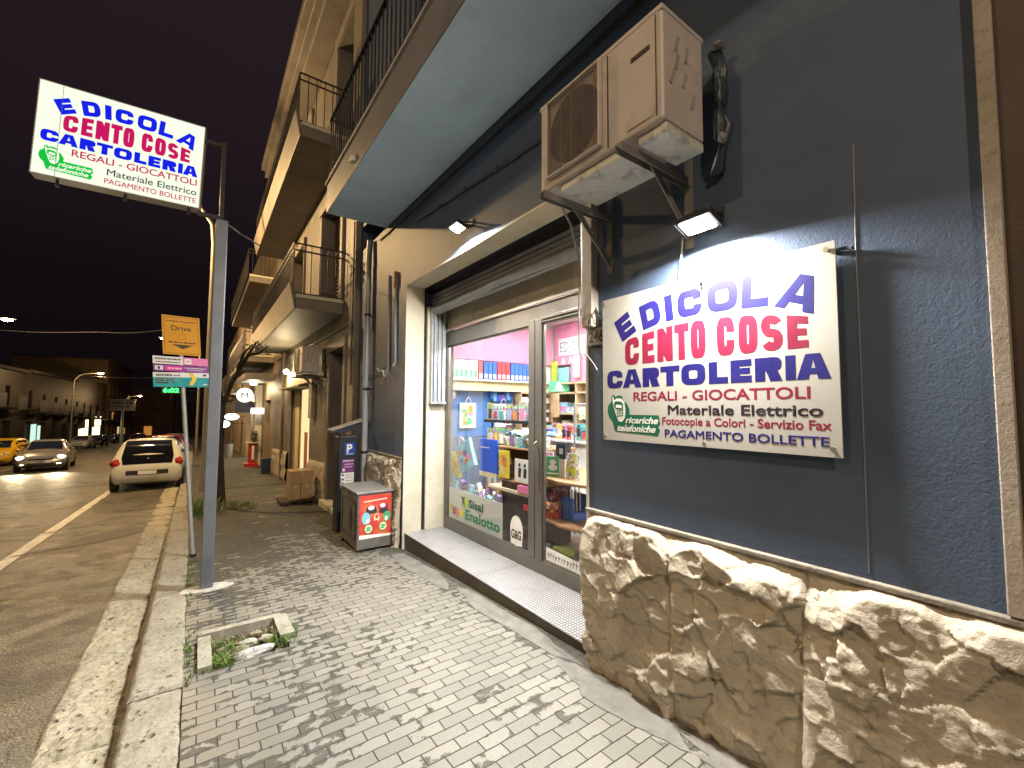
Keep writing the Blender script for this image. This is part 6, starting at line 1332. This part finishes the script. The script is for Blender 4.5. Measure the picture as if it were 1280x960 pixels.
# ------------------------------------------------------------------ across the road
far_specs = [('low dark house at the left edge across the road', 22, 57, 6.3, (.022, .016, .011)), ('brown house with lit bluish doorway across the road', 57.05, 76, 7.6, (.026, .018, .012)), ('house with brightly lit shop windows across the road', 76.05, 99, 9.2, (.03, .022, .013)),
             ('tall ochre house standing behind the billboard', 99.05, 132, 14.5, (.15, .10, .045))]
GLB = EM('pale_shop_glow', (.62, .9, .75), .55); GLY = EM('yellow_shop_glow', (1, .83, .42), 1.5)
for i, (lab, y0, y1, h, c) in enumerate(far_specs):
    t = thing('house', lab, 'house', (-14, (y0+y1)/2, g((y0+y1)/2)), 'houses across the road'); zb = g(y1)-1; zt = g((y0+y1)/2)+h
    n = int((y1-y0)/4.5); holes = []
    for k in range(n):
        a = y0+1.2+k*(y1-y0-1)/n; zg = g(a)
        holes.append((a, a+2.0, zg, zg+2.7))
        if h > 6: holes.append((a+.4, a+1.5, zg+4.0, zg+5.6))
        if h > 11: holes.append((a+.4, a+1.5, zg+8, zg+9.6))
    mb = MB(); mb.facade(-13, y0, y1, zb, zt, holes, -.3, mb=1); mb.poly([(-13, y0, zb), (-24, y0, zb), (-24, y0, zt), (-13, y0, zt)]); mb.poly([(-13, y1, zb), (-24, y1, zb), (-24, y1, zt), (-13, y1, zt)])
    mb.build('wall', [stucco_mat(f'house_plaster_{i}', c, .25, 8, .3), M('dark_opening', (.02, .018, .018))], t)
    mb = MB(); mb.box(-24, -12.6, y0-.1, y1+.1, zt, zt+.25); mb.build('roof', M('roof_dark', (.05, .04, .035), .9), t)
    if h > 6:
        for k in range(n):
            mb = MB(); a = y0+1.2+k*(y1-y0-1)/n; mb.box(-13, -12.1, a-.2, a+2.1, g(a)+3.6, g(a)+3.8); mb.box(-12.14, -12.1, a-.2, a+2.1, g(a)+3.8, g(a)+4.7)
            mb.build('balcony', RAIL, t)
    for k, (a, b, c0, d, m_) in enumerate({1: [(60.0, 61.3, .1, 2.5, GLB), (62.0, 62.7, .1, 2.4, GLB)], 2: [(80, 85.5, .9, 2.1, GLY), (84, 85.5, 2.1, 3.4, GLY), (89, 94.5, .9, 2.4, GLY), (90.5, 95, 2.6, 4.0, GLY)], 0: [(41, 41.8, 1.0, 2.2, EM('dim_window', (1, .62, .25), .10))], 3: [(106, 107.5, 4, 5.2, EM('orange_window', (1, .42, .08), .22)), (113, 115, .5, 2.6, EM('dim_window2', (1, .7, .35), .35)), (121, 123, .4, 2.4, EM('orange_window', (1, .42, .08), .22)), (126, 127.5, 8.2, 9.6, EM('dim_window', (1, .62, .25), .10))]}.get(i, [])):
        mb = MB(); mb.box(-13.02, -12.93, a, b, g(a)+c0, g(a)+d); mb.build('lit_window', m_, t)
t = thing('house', 'dark reddish building closing the far end of the street', 'house', (-14, 150, g(150)), 'houses across the road')
mb = MB(); mb.box(-30, -6, 150, 160, g(150)-3, g(150)+13); mb.build('wall', stucco_mat('end_plaster', (.16, .09, .06), .3, 5, .2), t)
for k in range(4):
    for j in range(2): mb = MB(); mb.box(-25+k*5, -23.5+k*5, 149.9, 150.02, g(150)+4+j*4, g(150)+6.2+j*4); mb.build('window', M('window_orange', (.25, .12, .05), .6), t)
mb = MB(); mb.box(-20, -18.6, 149.8, 149.99, g(150)+4.2, g(150)+6); mb.build('lit_window', EM('orange_window', (1, .42, .08), .22), t)
mb = MB(); mb.box(-12, -10.4, 149.8, 149.99, g(150)+.6, g(150)+3); mb.build('lit_window', EM('orange_window', (1, .42, .08), .22), t)
t = thing('house', 'dim long building at the end of the street on the right', 'house', (4, 165, g(165)), 'houses across the road')
mb = MB(); mb.box(-5.5, 20, 165, 175, g(165)-3, g(165)+10); mb.build('wall', stucco_mat('end_plaster2', (.10, .07, .05), .3, 5, .2), t)
for k in range(6): mb = MB(); mb.box(-4.5+k*3, -3.2+k*3, 164.9, 165.02, g(165)+3.5, g(165)+5.6); mb.build('window', M('window_orange', (.25, .12, .05), .6), t)
# billboard across the road
bb = thing('billboard', 'grey billboard panel on a single leg across the road', 'billboard', (-11, 92, g(92)))
z = g(92)
mb = MB(); mb.box(-11.6, -8.6, 92, 92.15, z+5.1, z+6.7); mb.build('panel', M('billboard_grey', (.22, .22, .20), .6, 0, .2, 1), bb); mb = MB(); mb.box(-11.7, -8.5, 91.95, 92.2, z+5.0, z+5.1); mb.box(-11.7, -8.5, 91.95, 92.2, z+6.7, z+6.8); mb.build('frame', SH, bb)
mb = MB(); mb.tube([(-10.1, 92.1, z-.3), (-10.1, 92.1, z+5.1)], .12, 10); mb.build('leg', SH, bb)
mb = MB()
for a, b, c, d in bars(-11.3, -8.9, z+6.1, z+6.35, 6, 31)+bars(-11.2, -9.2, z+5.5, z+5.7, 6, 32): mb.box(a, b, 91.985, 92, c, d)
mb.build('billboard_print', DARKM, bb)
# green LED display over the far pavement
gd = thing('led_display', 'green lit pharmacy clock display reading 6:02 beyond the direction plates', 'display', (-.9, 30, 2.3))
LX = -1.35
mb = MB(); mb.box(LX-.42, LX+.42, 30.02, 30.12, 2.32, 2.72); mb.build('case', DARKM, gd)
mb = MB(); put_text(mb, '6:02', lambda u, v: (LX-.34+.68*u, 30.01, 2.40+.24*v), .02); mb.build('digits', EM('led_green', (.03, 1, .12), 3.2), gd)
mb = MB(); mb.tube([(LX, 30.07, 2.32), (LX, 30.07, 2.05)], .02, 6); mb.tube([(LX, 30.07, 2.5), (2.2, 30.07, 2.6)], .02, 6); mb.build('arm', DARKM, gd)
for i, p in enumerate([[(-13, 40, 6.5), (-5, 34, 5.9), (-.3, 29, 6.2)], [(-13, 62, 2.8), (-9, 66, 3.0)], [(2.2, 52, 5), (-3, 55, 4.5), (-13, 60, 5)]]):
    pts = []
    for a, b in zip(p[:-1], p[1:]): pts += drop(a, b, 8, .25)[:-1]
    wall_tube('overhead_cable', ['overhead cable crossing the road above the moving car', 'short overhead cable along the far houses', 'overhead cable crossing far down the road'][i], 'cable', pts+[p[-1]], .02, GREYC, 6)

# ------------------------------------------------------------------ cars
def smooth_keys(keys, s):
    for i in range(len(keys)-1):
        if keys[i][0] <= s <= keys[i+1][0]:
            a, b = keys[i], keys[i+1]; t = (s-a[0])/(b[0]-a[0]); t = t*t*(3-2*t)*.6+t*.4
            return [a[k]+(b[k]-a[k])*t for k in range(1, len(a))]
    return list(keys[-1][1:])
HATCH = [(0, .74, .66, .70, .68, .64, .40), (.012, .90, .84, .79, .76, .70, .32), (.03, 1.06, .93, .815, .79, .68, .26), (.07, 1.36, .95, .825, .80, .62, .20), (.12, 1.475, .95, .825, .81, .60, .19), (.30, 1.50, .93, .825, .81, .59, .19), (.55, 1.46, .92, .825, .81, .58, .19), (.66, 1.28, .90, .82, .80, .60, .19), (.78, .98, .90, .81, .79, .68, .19), (.92, .86, .80, .79, .75, .66, .20), (.985, .70, .62, .72, .68, .60, .26), (1, .58, .52, .62, .60, .50, .32)]
SALOON = [(0, .76, .68, .72, .70, .64, .40), (.015, .90, .84, .82, .78, .70, .30), (.06, .98, .92, .85, .82, .68, .22), (.16, 1.03, .95, .86, .83, .66, .20), (.28, 1.36, .94, .86, .83, .58, .19), (.40, 1.43, .93, .86, .83, .58, .19), (.55, 1.38, .92, .86, .83, .58, .19), (.70, .97, .90, .86, .82, .68, .19), (.90, .86, .80, .83, .78, .68, .20), (.98, .70, .62, .75, .70, .62, .26), (1, .58, .52, .66, .62, .52, .32)]
CGL = M('car_glass', (.006, .007, .008), .06, 0, .1, spec=.8); TYRE = M('tyre', (.012, .012, .012), .8); RIM = M('rim', (.30, .30, .30), .35, .6)
def make_car(name, label, keys, L, paint, lights_on=False, plate=True, group='cars on the street'):
    t = thing(name, label, 'car', (0, 0, 0), group)
    def prof(s):
        zt, zl, wl, wb, wr, zb = smooth_keys(keys, s); zm = (zb+zl)/2
        return [(0, zb), (wl*.86, zb), (wl*.97, zb+.09), (wl, zm), (wl*.995, zm+(zl-zm)*.6), (wb, zl), (wb+(wr-wb)*.45, zl+(zt-.05-zl)*.5), (wr+.015, zl+(zt-.05-zl)*.93), (wr*.88, zt-.012), (wr*.5, zt+.006), (0, zt+.010)]
    N = 46; ss = [min(1, (k/N)**1.15) for k in range(N+1)]; mb = MB(); rings = []
    for s in ss:
        p = prof(s); ring = p+[(-x, z) for x, z in p[-2:0:-1]]; rings.append([(x, (s-.5)*L, z) for x, z in ring])
    n = len(rings[0]); vs = [q for r in rings for q in r]; fs = [(i*n+k, i*n+(k+1) % n, (i+1)*n+(k+1) % n, (i+1)*n+k) for i in range(N) for k in range(n)]
    fs += [tuple(range(n)), tuple(N*n+k for k in range(n-1, -1, -1))]
    mb.add(vs, fs); mb.build('body', paint, t, smooth='auto', keep=True)
    def P(s, a, b, out=.008):      # point on the greenhouse side: a 0 belt .. 1 roof edge, b side
        p = prof(s); x0, z0 = p[5]; x1, z1 = p[7]; return (b*(x0+(x1-x0)*a+out), (s-.5)*L, z0+(z1-z0)*a)
    i0, i1 = (.16, .64) if keys is HATCH else (.24, .64)
    for b in (-1, 1):
        for a0, a1 in ((i0, i0+.20), (i0+.215, i1)):
            mb = MB(); mb.grid(lambda u, v: P(a0+(a1-a0)*u, .10+.80*v, b), 6, 3); mb.build('side_window', CGL, t, smooth=True, keep=True)
    def top(s, u, out=.01):
        p = prof(s); w = p[8][0]*.97; return (w*u, (s-.5)*L-(out if s < .5 else -out), p[8][1]+.012+out*.6)
    r0, r1 = (.003, .105) if keys is HATCH else (.17, .275)
    mb = MB(); mb.grid(lambda u, v: top(r0+(r1-r0)*v, u*2-1), 8, 6); mb.build('rear_window', CGL, t, smooth=True, keep=True)
    w0, w1 = (.60, .775) if keys is HATCH else (.57, .70)
    mb = MB(); mb.grid(lambda u, v: top(w0+(w1-w0)*v, u*2-1), 8, 6); mb.build('windscreen', CGL, t, smooth=True, keep=True)
    wy = (-L*.5+.52, L*.5-.66)
    for y in wy:
        for b in (-1, 1):
            x = b*(prof(y/L+.5)[3][0]-.08)
            mb = MB(); mb.lathe([(.20, -.09), (.29, -.085), (.305, -.05), (.305, .05), (.29, .085), (.20, .09)], (x+b*.01, y, .30), 22, 'x'); wh = mb.build('wheel', TYRE, t, smooth='auto', keep=True)
            mb = MB(); mb.lathe([(.20, b*.075), (.16, b*.088), (.05, b*.08), (.04, b*.095)], (x+b*.01, y, .30), 18, 'x'); mb.build('rim', RIM, wh, smooth='auto', keep=True)
    for b in (-1, 1):
        p = prof(.02); mb = MB(); mb.rock((b*(p[4][0]-.085), -L/2+.04, p[5][1]-.06), (.115, .035, .115), 1, n=2); mb.build('tail_light', M('tail_red', (.35, .01, .01), .25, 0, .1), t, smooth=True, keep=True)
        p = prof(.955); mb = MB(); mb.rock((b*(p[4][0]-.14), L/2-.13, p[5][1]-.02), (.15, .09, .075), 2, n=2); mb.build('headlight', EM('headlight_glow', (1, .88, .62), 14) if lights_on else M('lamp_clear', (.5, .5, .5), .15), t, smooth=True, keep=True)
        mb = MB(); mb.rock((b*(prof(.6)[5][0]+.07), L*.14, prof(.6)[5][1]+.05), (.08, .05, .06), 3, n=2); mb.build('mirror', paint, t, smooth=True, keep=True)
        if lights_on: mb = MB(); mb.rock((b*.55, L/2-.04, .36), (.10, .05, .045), 2, n=2); mb.build('fog_light', EM('fog_glow', (1, .85, .55), 6), t, smooth=True, keep=True)
    mb = MB(); mb.box(-.48, .48, -L/2-.012, -L/2+.05, .47, .60) if keys is HATCH else mb.box(-.3, .3, -L/2-.012, -L/2+.05, .50, .62); bs = mb.build('rear_strip', BLACK, t, keep=True, bevel=.01)
    if plate: mb = MB(); mb.box(-.21, .21, -L/2-.018, -L/2-.011, .485, .585); mb.build('number_plate', PW, bs, keep=True)
    mb = MB(); mb.box(-.45, .45, L/2-.06, L/2+.006, .30, .40); mb.box(-.38, .38, L/2-.05, L/2+.002, .52, .60); mb.build('grille', BLACK, t, keep=True, bevel=.01)
    if keys is HATCH:
        mb = MB(); mb.poly([(.045*a, -L/2-.0+.045, .93+.045*b) for a, b in ((0, 1), (.6, 0), (0, -1), (-.6, 0))]); mb.build('badge', RIM, t, keep=True)
    return t
def place(t, x, y, heading):
    t.location = (x, y, g(y)-ROAD+.002); t.rotation_euler = (-math.atan(S) if heading == 0 else math.atan(S), 0, heading); return t
CW = M('car_white', (.62, .60, .52), .25, 0, .04); CS = M('car_silver', (.36, .34, .31), .25, .3, .05); CY = M('car_yellow', (.55, .33, .01), .3, 0, .05); CD = M('car_dark', (.015, .016, .02), .25, .1); CRD = M('car_red', (.22, .012, .015), .25, .1)
wc = place(make_car('parked_car', 'white parked hatchback seen from behind with black tailgate glass', HATCH, 3.6, CW), -1.20, 18.35, 0)
mc = place(make_car('moving_car', 'silver car coming towards us with its headlights on', SALOON, 4.3, CS, True), -6.0, 30.5, math.pi+.10)
yc = place(make_car('parked_car', 'yellow car at the left edge behind the moving car', HATCH, 3.9, CY), -9.1, 37.0, math.pi)
dc = place(make_car('parked_car', 'dark car nearest ahead of the white hatchback', SALOON, 4.3, CD), -1.3, 23.6, 0)
rc = place(make_car('parked_car', 'dark red hatchback second ahead of the white one', HATCH, 3.8, CRD), -1.35, 28.6, 0)
lc = place(make_car('parked_car', 'pale car parked in front of the lit shops across the road', SALOON, 4.4, M('car_cream', (.45, .42, .35), .3)), -10.4, 66, math.pi)
def again(src, label, x, y, h):
    c = dup(src, (0, 0, 0), label); place(c, x, y, h); return c
again(dc, 'dark car right of the pale car across the road', -10.4, 74, math.pi)
again(rc, 'dark red car left of centre, far along the middle of the road', -6.2, 72, 0)
again(dc, 'dark car beside the billboard leg', -10.5, 84, math.pi)
again(rc, 'dark red car far along the kerb beyond the second one', -1.5, 34.0, 0)
again(dc, 'dark car third in the kerbside row, beyond the red ones', -1.6, 40.5, 0)
again(wc, 'white hatchback far along the kerbside row', -1.7, 47, 0)
again(dc, 'dark car farthest along the opposite kerb', -10.6, 95, math.pi)
for b in (-.62, .62):
    ld = bpy.data.lights.new('headlight_beam', 'SPOT'); ld.energy = 220; ld.color = (1, .82, .5); ld.spot_size = R(70); ld.spot_blend = .8; ld.shadow_soft_size = .06
    lo = bpy.data.objects.new('headlight_beam', ld); COL.objects.link(lo); lo.location = (-6.0+b+.2, 28.15, g(28)-ROAD+.66); lo.rotation_euler = (R(78), 0, R(180))

# ------------------------------------------------------------------ night sky, camera, render
w = bpy.data.worlds.new('World'); scene.world = w; w.use_nodes = True; nt = w.node_tree; nt.nodes.clear()
wo = nt.nodes.new('ShaderNodeOutputWorld'); bg = nt.nodes.new('ShaderNodeBackground'); tc = nt.nodes.new('ShaderNodeTexCoord')
sx = nt.nodes.new('ShaderNodeSeparateXYZ'); nt.links.new(tc.outputs['Generated'], sx.inputs[0])
c = ramp(nt, [(.0, (.002, .0012, .001)), (.06, (.0012, .0008, .001)), (.22, (.0028, .0017, .0026)), (.5, (.010, .006, .0075)), (.72, (.011, .0075, .009)), (1., (.085, .085, .115))], sx.outputs['Z'])
nz = nt.nodes.new('ShaderNodeTexNoise'); nz.inputs['Scale'].default_value = 1.6; nz.inputs['Detail'].default_value = 4; nt.links.new(tc.outputs['Generated'], nz.inputs['Vector'])
c = mixc(nt, math_n(nt, 'MULTIPLY', nz.outputs['Fac'], .5), c, (.004, .0028, .0038))
nt.links.new(c, bg.inputs[0]); bg.inputs[1].default_value = 1.0; nt.links.new(bg.outputs[0], wo.inputs[0])

cam = bpy.data.cameras.new('Camera'); co = bpy.data.objects.new('Camera', cam); COL.objects.link(co)
cam.sensor_fit = 'HORIZONTAL'; cam.sensor_width = 36; cam.lens = 36*540/1280; cam.clip_end = 600; cam.clip_start = .05
# rows: world axes in camera coordinates (x right, y down, z forward)
RWX = ((0.81178, 0.03667, 0.58281), (-0.58395, 0.04353, 0.81062), (0.00435, -0.99838, 0.05675))
m = Matrix(((RWX[0][0], -RWX[0][1], -RWX[0][2]), (RWX[1][0], -RWX[1][1], -RWX[1][2]), (RWX[2][0], -RWX[2][1], -RWX[2][2]))).to_4x4()
m.translation = (0, 0, 1.6); co.matrix_world = m
scene.camera = co
vs = scene.view_settings; vs.view_transform = 'Standard'; vs.look = 'None'; vs.exposure = 1.0; vs.gamma = 1; vs.use_curve_mapping = False
scene.render.engine = 'CYCLES'; cy = scene.cycles
cy.max_bounces = 8; cy.diffuse_bounces = 4; cy.glossy_bounces = 3; cy.transmission_bounces = 4; cy.transparent_max_bounces = 8
cy.sample_clamp_indirect = 4; cy.caustics_reflective = False; cy.caustics_refractive = False
try: cy.use_denoising = True; cy.denoiser = 'OPENIMAGEDENOISE'
except Exception: pass
cy.use_light_tree = True
